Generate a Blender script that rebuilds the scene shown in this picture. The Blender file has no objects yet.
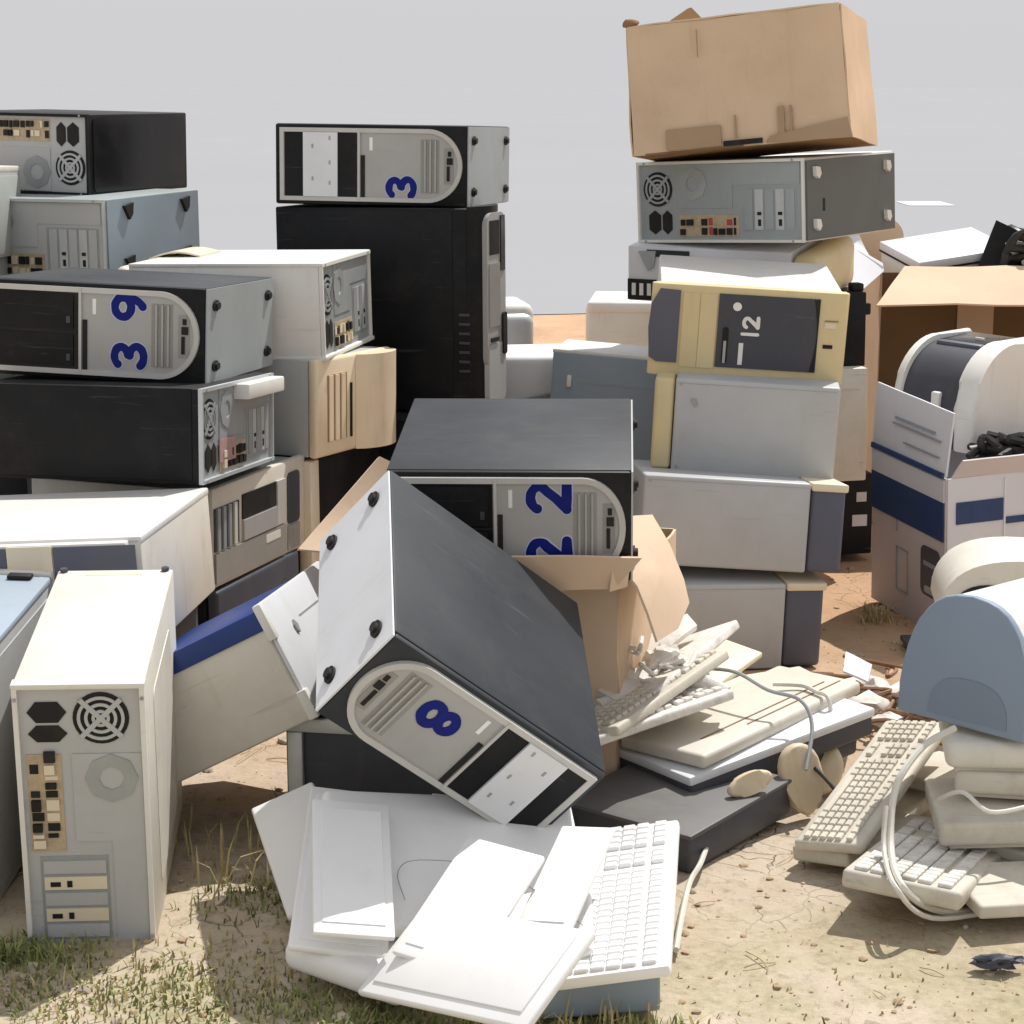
import bpy, bmesh, math, random
from mathutils import Vector, Matrix, Euler, noise
random.seed(7)
scene = bpy.context.scene
COL = scene.collection
PI = math.pi
# world poses of the boxes: (centre, euler xyz, size)
CAM = (2035.0019, 11.8, 1.2)
P = {
 'tower': [[-0.6209, 2.9666, 0.2092], [0.112, 0.0051, 0.0717], [0.1818, 0.4631, 0.4179]],
 'graycase': [[-0.8618, 3.0471, 0.2028], [0.0691, 0.0235, -0.0396], [0.19, 0.4556, 0.4058]],
 'pc39': [[-0.7668, 4.1205, 0.7303], [-0.0396, 0.0315, -0.1826], [0.4484, 0.4351, 0.1865]],
 'black5': [[-0.7574, 3.9922, 0.5467], [-0.0628, -0.0034, -0.205], [0.44, 0.4189, 0.1799]],
 'white6': [[-0.8055, 3.5157, 0.3607], [-0.0231, -0.0535, -0.0853], [0.4438, 0.4739, 0.193]],
 'bezel7': [[-0.7082, 4.1293, 0.3346], [-0.0141, 0.0111, -0.3137], [0.4, 0.4177, 0.1947]],
 'white8': [[-0.5776, 4.5399, 0.7275], [-0.0015, -0.0187, -0.1931], [0.4247, 0.3897, 0.2041]],
 'beige9': [[-0.5458, 4.5259, 0.5222], [-0.029, -0.0006, -0.4241], [0.3979, 0.341, 0.2087]],
 'black1': [[-1.102, 5.1123, 1.0461], [-0.0015, 0.0164, -0.3663], [0.42, 0.4498, 0.1882]],
 'gray2': [[-1.0454, 4.9168, 0.857], [0.0059, -0.0003, -0.3221], [0.42, 0.4509, 0.19]],
 'beige3': [[-1.2495, 4.6251, 0.9249], [-0.0354, 0.0219, 0.0182], [0.2, 0.3947, 0.2027]],
 'pc3': [[-0.2865, 5.0682, 1.0146], [-0.024, 0.0091, -0.2159], [0.4689, 0.4435, 0.1889]],
 'black3': [[-0.2967, 4.9179, 0.6807], [-0.0085, -0.0095, -0.3585], [0.5023, 0.1931, 0.48]],
 'carton1': [[0.5918, 5.0975, 1.1978], [-0.0904, -0.0987, -0.3454], [0.5283, 0.3316, 0.307]],
 'white2': [[0.6434, 5.1944, 0.9293], [0.0146, -0.0444, -0.6589], [0.4748, 0.4466, 0.1985]],
 'case3': [[0.5793, 5.2318, 0.7569], [0.0729, 0.0135, -0.3842], [0.4462, 0.4368, 0.1378]],
 'rearbeige': [[0.6442, 5.2472, 0.3592], [-0.0072, -0.0171, 0.1753], [0.4418, 0.4131, 0.2876]],
 'rearsmall': [[0.6825, 5.2931, 0.5975], [-0.0053, -0.0106, 0.1749], [0.3606, 0.3979, 0.1877]],
 'rearblack': [[0.6981, 5.3711, 0.1076], [-0.0009, -0.0067, 0.1745], [0.4199, 0.42, 0.2129]],
 'pc12': [[0.5298, 4.6422, 0.6851], [0.0572, 0.0545, -0.0608], [0.4195, 0.4582, 0.2011]],
 'gray5': [[0.5239, 4.541, 0.4805], [0.0175, 0.0472, -0.1083], [0.3965, 0.42, 0.2054]],
 'gray6': [[0.4782, 4.3652, 0.2824], [-0.105, 0.0615, 0.0164], [0.4243, 0.4197, 0.1887]],
 'gray7': [[0.4278, 4.3405, 0.0939], [0.0255, 0.0258, 0.1555], [0.4001, 0.4201, 0.1866]],
 'pc22': [[0.0074, 3.4841, 0.5204], [0.1059, -0.007, -0.0546], [0.3991, 0.4678, 0.19]],
 'pc8': [[-0.0828935, 2.9701735, 0.36006400000000005], [0.4482, 0.6537, 0.3552], [0.397773, 0.445444, 0.171963]],
 'tilt1': [[-0.4438, 3.3183, 0.2307], [-0.0515, -0.4831, -0.1347], [0.2598, 0.3847, 0.1912]],
 'prbox': [[1.0751, 4.6152, 0.1864], [0.0349, -0.0505, 0.2787], [0.3399, 0.3634, 0.3728]],
 'plateA': [[-0.3167, 2.8906, 0.0782], [0.3799, -0.3788, 0.1965], [0.1045, 0.2519, 0.012]],
 'plateB': [[-0.2345, 2.7298, 0.1101], [0.3125, 0.1387, 0.042], [0.1356, 0.3531, 0.0117]],
 'baseC': [[-0.1665, 2.6624, 0.0368], [0.0515, 0.1013, -0.5077], [0.1961, 0.2638, 0.0446]],
 'plateD': [[-0.0497, 2.4358, 0.0981], [0.5618, -0.2, -0.836], [0.3365, 0.157, 0.0115]],
 'plateE': [[0.0533, 2.6304, 0.0541], [0.0034, -0.6185, -0.027], [0.1378, 0.2699, 0.0118]],
 'shell': [[-0.0783, 2.733, 0.1155], [0.4618, 0.12, 0.2093], [0.3736, 0.2617, 0.0274]],
 'plateH': [[-0.0317, 2.7794, 0.0846], [0.4438, 0.1174, 0.0026], [0.1942, 0.289, 0.012]],
 'keyF': [[0.1497, 2.6862, 0.0829], [0.0562, -0.1888, -0.114], [0.1621, 0.4694, 0.0176]],
 'grayG': [[0.1064, 2.5693, 0.0255], [-0.0037, -0.0178, 0.1325], [0.1613, 0.16, 0.0511]],
 'scanN2': [[0.3972, 3.3955, 0.087], [0.105, -0.0061, -0.955], [0.2336, 0.4198, 0.0507]],
 'kbN1': [[0.4056, 3.4169, 0.1247], [0.0708, -0.0299, -0.7702], [0.1845, 0.4519, 0.0249]],
 'caseN3': [[0.2707, 3.2044, 0.0307], [0.0311, 0.0152, -0.662], [0.2602, 0.3106, 0.0635]],
 'slab1': [[0.2377, 3.4948, 0.1671], [0.3544, 0.2918, -0.5366], [0.069, 0.2411, 0.02]],
 'slab3': [[0.3547, 3.6114, 0.1439], [0.1917, 0.1486, -0.6599], [0.0999, 0.2435, 0.012]],
 'kbR1': [[0.5903, 3.1525, 0.0892], [0.226, -0.1409, -0.5677], [0.0747, 0.4069, 0.0197]],
 'kbR2': [[0.5853, 3.1481, 0.026], [0.0351, -0.0964, -0.6369], [0.0999, 0.3496, 0.0259]],
 'kbR3': [[0.6425, 2.9416, 0.0383], [-0.1126, 0.0371, -0.4564], [0.178, 0.3657, 0.0297]],
 'kbR4': [[0.9001, 3.0598, 0.1957], [-0.0087, -0.0292, -0.1399], [0.4399, 0.1798, 0.0553]],
 'kbR5': [[0.9026, 3.0391, 0.1457], [0.0001, -0.0208, -0.0948], [0.4399, 0.1846, 0.0446]],
 'kbR6': [[0.8931, 3.0119, 0.0998], [-0.0051, -0.0607, -0.2125], [0.44, 0.1985, 0.0476]],
}


# ------------------------------------------------------------------ materials
def M(name, col, rough=.5, metal=0., var=.07, dirt=.18, dirtcol=(.30,.23,.15), dust=.0, bump=.0, bscale=60., scale=5., spec=.4, stretch=(1,1,1), wear=0.):
    m = bpy.data.materials.new(name); m.use_nodes = True
    nt = m.node_tree; N = nt.nodes; Lk = nt.links
    b = N['Principled BSDF']
    tc = N.new('ShaderNodeTexCoord'); mp = N.new('ShaderNodeMapping'); mp.inputs['Scale'].default_value = stretch
    oi = N.new('ShaderNodeObjectInfo')
    mv = N.new('ShaderNodeVectorMath'); mv.operation = 'ADD'
    sc_ = N.new('ShaderNodeVectorMath'); sc_.operation = 'SCALE'; sc_.inputs[0].default_value = (17.3, 9.1, 5.7)
    Lk.new(oi.outputs['Random'], sc_.inputs['Scale'])
    Lk.new(tc.outputs['Object'], mp.inputs['Vector']); Lk.new(mp.outputs[0], mv.inputs[0]); Lk.new(sc_.outputs[0], mv.inputs[1])
    n1 = N.new('ShaderNodeTexNoise'); n1.inputs['Scale'].default_value = scale; n1.inputs['Detail'].default_value = 5
    Lk.new(mv.outputs[0], n1.inputs['Vector'])
    r1 = N.new('ShaderNodeMapRange'); r1.inputs['From Min'].default_value = .3; r1.inputs['From Max'].default_value = .7
    r1.inputs['To Min'].default_value = 1-var; r1.inputs['To Max'].default_value = 1+var
    Lk.new(n1.outputs['Fac'], r1.inputs['Value'])
    hs = N.new('ShaderNodeHueSaturation'); hs.inputs['Color'].default_value = (*col, 1)
    Lk.new(r1.outputs[0], hs.inputs['Value'])
    n2 = N.new('ShaderNodeTexNoise'); n2.inputs['Scale'].default_value = scale*1.9; n2.inputs['Detail'].default_value = 8; n2.inputs['Roughness'].default_value = .68
    Lk.new(mv.outputs[0], n2.inputs['Vector'])
    r2 = N.new('ShaderNodeMapRange'); r2.inputs['From Min'].default_value = .48; r2.inputs['From Max'].default_value = .78
    r2.inputs['To Max'].default_value = dirt
    Lk.new(n2.outputs['Fac'], r2.inputs['Value'])
    mx = N.new('ShaderNodeMixRGB'); mx.inputs['Color2'].default_value = (*dirtcol, 1)
    Lk.new(r2.outputs[0], mx.inputs['Fac']); Lk.new(hs.outputs[0], mx.inputs['Color1'])
    last = mx
    if dirt > .03:
        ms = N.new('ShaderNodeVectorMath'); ms.operation = 'MULTIPLY'; ms.inputs[1].default_value = (1, 1, .12); Lk.new(mv.outputs[0], ms.inputs[0])
        n4 = N.new('ShaderNodeTexNoise'); n4.inputs['Scale'].default_value = 26; n4.inputs['Detail'].default_value = 6; n4.inputs['Roughness'].default_value = .7
        Lk.new(ms.outputs[0], n4.inputs['Vector'])
        r4 = N.new('ShaderNodeMapRange'); r4.inputs['From Min'].default_value = .55; r4.inputs['From Max'].default_value = .8; r4.inputs['To Max'].default_value = min(.3, dirt*1.1)
        Lk.new(n4.outputs['Fac'], r4.inputs['Value'])
        m4 = N.new('ShaderNodeMixRGB'); m4.inputs['Color2'].default_value = (dirtcol[0]*.8, dirtcol[1]*.8, dirtcol[2]*.8, 1)
        Lk.new(r4.outputs[0], m4.inputs['Fac']); Lk.new(last.outputs[0], m4.inputs['Color1']); last = m4
    if wear > 0:
        wm = N.new('ShaderNodeMapping'); wm.inputs['Rotation'].default_value = (.4,.7,.5); wm.inputs['Scale'].default_value = (3,70,50); Lk.new(mv.outputs[0], wm.inputs['Vector'])
        n5 = N.new('ShaderNodeTexNoise'); n5.inputs['Scale'].default_value = 2.2; n5.inputs['Detail'].default_value = 3; n5.inputs['Distortion'].default_value = .6; Lk.new(wm.outputs[0], n5.inputs['Vector'])
        r5 = N.new('ShaderNodeMapRange'); r5.inputs['From Min'].default_value = .66; r5.inputs['From Max'].default_value = .74; r5.inputs['To Max'].default_value = wear; Lk.new(n5.outputs['Fac'], r5.inputs['Value'])
        m5 = N.new('ShaderNodeMixRGB'); m5.inputs['Color2'].default_value = (.30,.29,.28,1); Lk.new(r5.outputs[0], m5.inputs['Fac']); Lk.new(last.outputs[0], m5.inputs['Color1']); last = m5
        n6 = N.new('ShaderNodeTexNoise'); n6.inputs['Scale'].default_value = 7; n6.inputs['Detail'].default_value = 9; n6.inputs['Roughness'].default_value = .75; Lk.new(mv.outputs[0], n6.inputs['Vector'])
        r6 = N.new('ShaderNodeMapRange'); r6.inputs['From Min'].default_value = .5; r6.inputs['From Max'].default_value = .75; r6.inputs['To Max'].default_value = wear*.55; Lk.new(n6.outputs['Fac'], r6.inputs['Value'])
        m6 = N.new('ShaderNodeMixRGB'); m6.inputs['Color2'].default_value = (.26,.23,.19,1); Lk.new(r6.outputs[0], m6.inputs['Fac']); Lk.new(last.outputs[0], m6.inputs['Color1']); last = m6
    if dust > 0:
        g = N.new('ShaderNodeNewGeometry'); sp = N.new('ShaderNodeSeparateXYZ'); Lk.new(g.outputs['Normal'], sp.inputs[0])
        r3 = N.new('ShaderNodeMapRange'); r3.inputs['From Min'].default_value = .5; r3.inputs['From Max'].default_value = 1.; r3.inputs['To Max'].default_value = dust
        Lk.new(sp.outputs['Z'], r3.inputs['Value'])
        mu = N.new('ShaderNodeMath'); mu.operation = 'MULTIPLY'; Lk.new(r3.outputs[0], mu.inputs[0]); Lk.new(n1.outputs['Fac'], mu.inputs[1])
        m2 = N.new('ShaderNodeMixRGB'); m2.inputs['Color2'].default_value = (.42,.38,.33,1)
        Lk.new(mu.outputs[0], m2.inputs['Fac']); Lk.new(last.outputs[0], m2.inputs['Color1']); last = m2
    Lk.new(last.outputs[0], b.inputs['Base Color'])
    b.inputs['Metallic'].default_value = metal
    b.inputs['Specular IOR Level'].default_value = spec
    rr = N.new('ShaderNodeMapRange'); rr.inputs['To Min'].default_value = max(.05, rough-.12); rr.inputs['To Max'].default_value = min(1, rough+.15)
    Lk.new(n2.outputs['Fac'], rr.inputs['Value']); Lk.new(rr.outputs[0], b.inputs['Roughness'])
    if bump > 0:
        n3 = N.new('ShaderNodeTexNoise'); n3.inputs['Scale'].default_value = bscale; n3.inputs['Detail'].default_value = 4
        Lk.new(mv.outputs[0], n3.inputs['Vector'])
        bp = N.new('ShaderNodeBump'); bp.inputs['Strength'].default_value = bump; bp.inputs['Distance'].default_value = .004
        Lk.new(n3.outputs['Fac'], bp.inputs['Height']); Lk.new(bp.outputs[0], b.inputs['Normal'])
    return m
white = M('white_paint', wear=0.18, col=(.76,.75,.71), rough=.45, dirt=.16, var=.04, bump=.02, bscale=300)
warmwhite = M('aged_white_paint', wear=0.28, col=(.73,.70,.62), rough=.5, dirt=.22, var=.05, bump=.02, bscale=300)
coolwhite = M('cool_white_plastic', (.72,.74,.77), .4, dirt=.12, var=.04)
steel = M('galvanised_steel', (.56,.59,.60), .42, .35, dirt=.16, var=.09, scale=9)
steelD = M('dark_steel', (.36,.39,.40), .5, .3, dirt=.25, var=.12, scale=9)  # darker grey steel for back panels, screws and seams
grayp = M('grey_panel_paint', wear=0.3, col=(.47,.48,.485), rough=.42, dirt=.10, var=.04)
graysage = M('sage_grey_panel', (.44,.46,.44), .42, dirt=.10, var=.04)
bluegray = M('blue_grey_panel', wear=0.2, col=(.26,.325,.385), rough=.45, dirt=.14, var=.06)
feetgray = M('blue_grey_steel', wear=0.25, col=(.35,.39,.40), rough=.42, metal=.1, dirt=.15, var=.06)
dark = M('charcoal_paint', wear=0.16, col=(.030,.036,.044), rough=.5, dirt=.04, dust=.05, var=.12, bump=.02, bscale=400, spec=.25)
midgrey = M('dusty_grey_cover', (.11,.115,.12), .5, dirt=.2, dust=.3, var=.12, spec=.3, wear=.25)
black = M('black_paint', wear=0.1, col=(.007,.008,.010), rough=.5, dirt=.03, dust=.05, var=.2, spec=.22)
gloss = M('glossy_black', (.010,.010,.011), .2, dirt=.45, dirtcol=(.055,.045,.036), var=.2, scale=3, spec=.22)  # brown mottling paints both dusty smudges and dull reflections into the colour
hole = M('black_and_hole_shade', (.008,.008,.009), .7, dirt=.1)  # black parts, and flat plates painting the dark depth of openings
silver = M('silver_plastic', wear=0.2, col=(.40,.40,.395), rough=.38, dirt=.12, var=.05, scale=12)
silverL = M('silver_rim', (.52,.515,.50), .35, dirt=.12, var=.05, scale=12)
ventg = M('vent_grey', (.30,.295,.28), .5, dirt=.2)
bluep = M('blue_number_paint', (.004,.012,.17), .5, dirt=.04, var=.1, spec=.15)
whitep = M('white_number_paint', (.82,.82,.80), .5, dirt=.1)
halo = M('pale_blue_overspray', (.50,.54,.66), .5, dirt=.1)
cream = M('cream_plastic', (.74,.66,.50), .45, dirt=.16, var=.06)
peach = M('yellowed_plastic', (.80,.67,.48), .45, dirt=.2, var=.08)
sunblue = M('pale_blue_cover', (.33,.40,.47), .45, dirt=.15, var=.08)
tan = M('tan_bezel', (.68,.57,.33), .45, dirt=.14, var=.05)
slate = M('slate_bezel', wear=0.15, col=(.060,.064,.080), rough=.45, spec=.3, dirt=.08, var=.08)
slateB = M('slate_blue_bezel', (.10,.107,.145), .45, dirt=.1, var=.06)
ports = M('port_plastic', (.50,.40,.27), .5, dirt=.5, dirtcol=(.12,.08,.05), scale=40)
redp = M('red_port', (.45,.06,.07), .4, dirt=.3)
pinkp = M('pink_port_plate', (.42,.27,.25), .5, dirt=.5, dirtcol=(.5,.42,.4), scale=60)
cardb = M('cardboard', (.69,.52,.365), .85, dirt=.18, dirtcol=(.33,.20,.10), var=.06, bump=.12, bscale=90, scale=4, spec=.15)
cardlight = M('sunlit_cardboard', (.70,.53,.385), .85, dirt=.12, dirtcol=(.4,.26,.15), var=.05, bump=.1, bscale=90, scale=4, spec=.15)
cardshade = M('shaded_cardboard', (.13,.08,.042), .9, dirt=.2, dirtcol=(.1,.06,.03), var=.1, bump=.1, spec=.1)  # darkened brown puts the carton front wall's shade into the colour
offw = M('off_white_plastic', (.64,.60,.52), .5, dirt=.25, dirtcol=(.4,.33,.24), var=.06)
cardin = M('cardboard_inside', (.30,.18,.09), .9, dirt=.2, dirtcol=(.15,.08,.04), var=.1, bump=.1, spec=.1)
tapem = M('brown_tape', (.40,.27,.16), .35, dirt=.15)
printw = M('printed_white_card', (.66,.67,.72), .55, dirt=.14, dirtcol=(.55,.45,.42), var=.05, scale=3)
printm = M('printed_mauve_card', (.58,.52,.52), .6, dirt=.2, dirtcol=(.45,.36,.33), var=.05, scale=3)
navy = M('navy_print', (.015,.045,.14), .5, dirt=.1)
ink = M('grey_print_ink', (.30,.32,.37), .6)
royal = M('royal_blue_plastic', (.012,.045,.21), .4, dirt=.08)
dirtywhite = M('dusty_keyboard_plastic', wear=0.5, col=(.62,.58,.49), rough=.6, dirt=.45, dirtcol=(.34,.28,.2), var=.1, scale=8, bump=.05)
keyw = M('key_white', (.80,.80,.79), .5, dirt=.1)
paperw = M('bright_white_plastic', (.87,.87,.86), .4, dirt=.06, var=.03)
lilac = M('lilac_plastic', (.52,.55,.68), .45, dirt=.1)
dustyw = M('chalky_dirty_plastic', (.72,.69,.64), .7, dirt=.55, dirtcol=(.25,.22,.19), var=.15, scale=22, bump=.3, bscale=50)
beigeshell = M('beige_shell', (.66,.56,.40), .5, dirt=.35, dirtcol=(.42,.27,.12), var=.1, scale=9)
archblue = M('arch_side_blue_grey', (.25,.315,.41), .5, dirt=.05, var=.04, scale=3)
archdark = M('arch_shading_blue_grey', (.20,.255,.335), .5, dirt=.05, var=.04, scale=3)  # darkened copy of the arch side colour, paints the recess shading
cablew = M('white_cable', (.68,.66,.60), .5, dirt=.3)
cableb = M('black_cable', (.015,.015,.016), .45, dirt=.2)
copper = M('brown_wire', (.24,.13,.07), .6, dirt=.4, dirtcol=(.5,.4,.3), scale=20)
yellow = M('dry_leaf_yellow', (.55,.38,.07), .8, dirt=.3)

# ------------------------------------------------------------------ object helpers
def finish(name, bm, mat, parent=None, smooth=30):
    bmesh.ops.recalc_face_normals(bm, faces=bm.faces[:])
    me = bpy.data.meshes.new(name); bm.to_mesh(me); bm.free()
    for p in me.polygons: p.use_smooth = True
    me.set_sharp_from_angle(angle=math.radians(smooth))
    if isinstance(mat, (list, tuple)):
        for k in mat: me.materials.append(k)
    else: me.materials.append(mat)
    o = bpy.data.objects.new(name, me); COL.objects.link(o)
    if parent: o.parent = parent
    return o
def tag(o, label, cat, group=None, kind=None):
    if label: o['label'] = label
    if cat: o['category'] = cat
    if group: o['group'] = group
    if kind: o['kind'] = kind
    return o
def thing(name, label, cat, key=None, loc=None, rot=(0,0,0), group=None):
    o = bpy.data.objects.new(name, None); COL.objects.link(o); o.empty_display_size = .1
    if key:
        c, r, s = P[key]; e = Euler(r, 'XYZ')
        o.location = Vector(c) - e.to_matrix() @ Vector((0,0,s[2]/2)); o.rotation_euler = e
    else:
        o.location = loc; o.rotation_euler = rot
    tag(o, label, cat, group)
    return o
def dims(key): return P[key][2]
def B(): return bmesh.new()

def rbox(bm, x0,x1,y0,y1,z0,z1, r=.003, seg=2):
    v = [bm.verts.new((x,y,z)) for z in (z0,z1) for y in (y0,y1) for x in (x0,x1)]
    F = [bm.faces.new([v[i] for i in f]) for f in ((0,2,3,1),(4,5,7,6),(0,1,5,4),(2,6,7,3),(0,4,6,2),(1,3,7,5))]
    if r > 0:
        ed = list({e for f in F for e in f.edges})
        bmesh.ops.bevel(bm, geom=ed, offset=r, segments=seg, affect='EDGES', profile=.5)
class Fr:
    def __init__(s, o, U, V):
        s.o, s.U, s.V = Vector(o), Vector(U), Vector(V); s.N = s.U.cross(s.V)
    def p(s, u, v, n=0): return s.o + s.U*u + s.V*v + s.N*n
def front(w,d,h): return Fr((-w/2,-d/2,0),(1,0,0),(0,0,1))
def right(w,d,h): return Fr((w/2,-d/2,0),(0,1,0),(0,0,1))
def left(w,d,h): return Fr((-w/2,d/2,0),(0,-1,0),(0,0,1))
def top(w,d,h): return Fr((-w/2,-d/2,h),(1,0,0),(0,1,0))
def poly(bm, fr, pts, n0, n1):
    a = [bm.verts.new(fr.p(u,v,n0)) for u,v in pts]; b = [bm.verts.new(fr.p(u,v,n1)) for u,v in pts]
    bm.faces.new(b); bm.faces.new(a[::-1]); k = len(pts)
    for i in range(k): bm.faces.new((a[i],a[(i+1)%k],b[(i+1)%k],b[i]))
def rect(bm, fr, u0,u1,v0,v1,n0,n1): poly(bm, fr, [(u0,v0),(u1,v0),(u1,v1),(u0,v1)], n0, n1)
def ell(cu,cv,ru,rv,k=28,a0=0,a1=2*PI):
    full = abs(a1-a0-2*PI) < 1e-6
    return [(cu+ru*math.cos(a0+(a1-a0)*i/(k if full else k-1)), cv+rv*math.sin(a0+(a1-a0)*i/(k if full else k-1))) for i in range(k)]
def disc(bm, fr, cu,cv,r,n0,n1,k=28): poly(bm, fr, ell(cu,cv,r,r,k), n0, n1)
def rrect(u0,u1,v0,v1,r,k=5):
    o = []
    for cu,cv,a in ((u1-r,v0+r,-PI/2),(u1-r,v1-r,0),(u0+r,v1-r,PI/2),(u0+r,v0+r,PI)):
        o += [(cu+r*math.cos(a+PI/2*i/k), cv+r*math.sin(a+PI/2*i/k)) for i in range(k+1)]
    return o
def band(bm, fr, A, Bp, n0, n1, closed=True):
    # solid strip between two polylines of equal length
    k = len(A); vs = []
    for i in range(k): vs.append([bm.verts.new(fr.p(*A[i],n0)), bm.verts.new(fr.p(*Bp[i],n0)), bm.verts.new(fr.p(*Bp[i],n1)), bm.verts.new(fr.p(*A[i],n1))])
    for i in range(k if closed else k-1):
        a, b = vs[i], vs[(i+1)%k]
        for j in range(4): bm.faces.new((a[j],b[j],b[(j+1)%4],a[(j+1)%4]))
    if not closed:
        bm.faces.new(vs[0][::-1]); bm.faces.new(vs[-1])
def ring(bm, fr, cu,cv,r0,r1,n0,n1,k=32): band(bm, fr, ell(cu,cv,r0,r0,k), ell(cu,cv,r1,r1,k), n0, n1)
def stroke(bm, fr, pts, wd, n0, n1, cap=True):
    P_ = [Vector(p).to_2d() if len(p)==2 else Vector(p) for p in pts]; L_, R_ = [], []
    for i,p in enumerate(P_):
        t = (P_[min(i+1,len(P_)-1)]-P_[max(i-1,0)]).normalized(); q = Vector((-t.y,t.x))*wd/2*(1+.22*noise.noise(Vector((p.x*90,p.y*90,len(P_)))))
        L_.append(tuple(p+q)); R_.append(tuple(p-q))
    band(bm, fr, L_, R_, n0, n1, closed=False)
    if cap:
        for p in (P_[0],P_[-1]): disc(bm, fr, p.x,p.y,wd/2,n0,n1-.0001,14)
def tube(bm, pts, r, k=7, sub=6):
    # Catmull-Rom tube through the points
    Q = [Vector(p) for p in pts]; C = []
    for i in range(len(Q)-1):
        p0,p1,p2,p3 = Q[max(i-1,0)],Q[i],Q[i+1],Q[min(i+2,len(Q)-1)]
        for j in range(sub):
            t=j/sub; C.append(.5*((2*p1)+(p2-p0)*t+(2*p0-5*p1+4*p2-p3)*t*t+(3*p1-p0-3*p2+p3)*t**3))
    C.append(Q[-1]); rings=[]
    for i,c in enumerate(C):
        t=(C[min(i+1,len(C)-1)]-C[max(i-1,0)])
        t = t.normalized() if t.length>1e-9 else Vector((0,0,1))
        a = t.cross(Vector((.31,.17,.93))).normalized(); b = t.cross(a)
        rings.append([bm.verts.new(c+a*r*math.cos(2*PI*m/k)+b*r*math.sin(2*PI*m/k)) for m in range(k)])
    for i in range(len(rings)-1):
        for m in range(k): bm.faces.new((rings[i][m],rings[i][(m+1)%k],rings[i+1][(m+1)%k],rings[i+1][m]))
    bm.faces.new(rings[0]); bm.faces.new(rings[-1][::-1])
def sheet(bm, q, nu=8, nv=6, th=.004, wob=.0, bend=0., seed=0, rag=0.):
    # thin sheet through four corners (l-f, r-f, r-b, l-b), slightly uneven
    q = [Vector(p) for p in q]; nrm = (q[1]-q[0]).cross(q[3]-q[0]).normalized(); g = []
    for s in (0,1):
        rows = []
        for j in range(nv+1):
            row = []
            for i in range(nu+1):
                u, v = i/nu, j/nv
                p = (q[0]*(1-u)+q[1]*u)*(1-v)+(q[3]*(1-u)+q[2]*u)*v
                h = noise.noise(p*7+Vector((seed*3.1,seed,0)))*wob + bend*math.sin(PI*u)*1.0
                p = p + nrm*(h + (th if s else 0))
                if rag and (j==nv): p = p + (q[3]-q[0])*rag*noise.noise(Vector((u*9,seed,0)))
                row.append(bm.verts.new(p))
            rows.append(row)
        g.append(rows)
    for s in (0,1):
        for j in range(nv):
            for i in range(nu):
                f = (g[s][j][i],g[s][j][i+1],g[s][j+1][i+1],g[s][j+1][i]); bm.faces.new(f if s else f[::-1])
    for i in range(nu):
        bm.faces.new((g[0][0][i],g[0][0][i+1],g[1][0][i+1],g[1][0][i])); bm.faces.new((g[0][nv][i+1],g[0][nv][i],g[1][nv][i],g[1][nv][i+1]))
    for j in range(nv):
        bm.faces.new((g[0][j+1][0],g[0][j][0],g[1][j][0],g[1][j+1][0])); bm.faces.new((g[0][j][nu],g[0][j+1][nu],g[1][j+1][nu],g[1][j][nu]))
def prism(bm, prof, x0, x1, axis='x', bevel=0):
    # profile [(a,b)] extruded along an axis: 'x' -> (y,z) profile, 'y' -> (x,z) profile
    f = (lambda a,b,t:(t,a,b)) if axis=='x' else ((lambda a,b,t:(a,t,b)) if axis=='y' else (lambda a,b,t:(a,b,t)))
    A=[bm.verts.new(f(a,b,x0)) for a,b in prof]; C=[bm.verts.new(f(a,b,x1)) for a,b in prof]
    k=len(prof); F=[bm.faces.new(A[::-1]),bm.faces.new(C)]
    for i in range(k): F.append(bm.faces.new((A[i],A[(i+1)%k],C[(i+1)%k],C[i])))
    if bevel:
        ed=list(F[0].edges)+list(F[1].edges)
        bmesh.ops.bevel(bm, geom=ed, offset=bevel, segments=3, affect='EDGES', profile=.5)
def lump(bm, c, r, seed=0, amp=.35, sq=(1,1,1), sub=3):
    res = bmesh.ops.create_icosphere(bm, subdivisions=sub, radius=1)
    for v in res['verts']:
        n = noise.noise(v.co*2.1+Vector((seed*5.3,seed*1.7,seed)))*amp + noise.noise(v.co*5+Vector((seed,0,seed)))*amp*.4
        v.co = Vector(c) + Vector((v.co.x*sq[0],v.co.y*sq[1],v.co.z*sq[2]))*r*(1+n)

# digits: strokes in a cell 0..0.62 x 0..1, upright
def arc(cx,cy,r,a0,a1,k=14,ry=None): 
    ry = ry or r
    return [(cx+r*math.cos(math.radians(a0+(a1-a0)*i/k)), cy+ry*math.sin(math.radians(a0+(a1-a0)*i/k))) for i in range(k+1)]
DIG = {'3':[arc(.30,.73,.21,150,-80,16,.20), arc(.30,.27,.23,85,-150,16,.21)],
       '9':[arc(.31,.68,.22,0,360,24,.24), arc(.25,.62,.28,8,-72,12,.55)],
       '2':[arc(.31,.72,.22,165,-25,14,.21)+[(.44,.55),(.30,.33),(.16,.16),(.09,.08)], [(.09,.08),(.30,.08),(.56,.08)]],
       '8':[arc(.31,.73,.19,0,360,22,.19), arc(.31,.29,.23,0,360,22,.22)],
       '1':[[(.31,.0),(.31,.5),(.31,1.)]]}
def number(parent, fr, ch, cu, cv, size, mat, up=(-1,0), wd=.17, n0=.0, n1=.0009):
    # cu, cv: centre of the digit; up: direction of the digit's top in the face
    up = Vector(up); rt = Vector((up.y,-up.x)); bm = B()
    for k,s in enumerate(DIG[ch]):
        pts = [Vector((cu,cv)) + rt*(x-.31)*size*1.25 + up*(y-.5)*size for x,y in s]
        stroke(bm, fr, pts, wd*size, n0, n1+k*.0003)
    return finish('number', bm, mat, parent)

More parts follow.
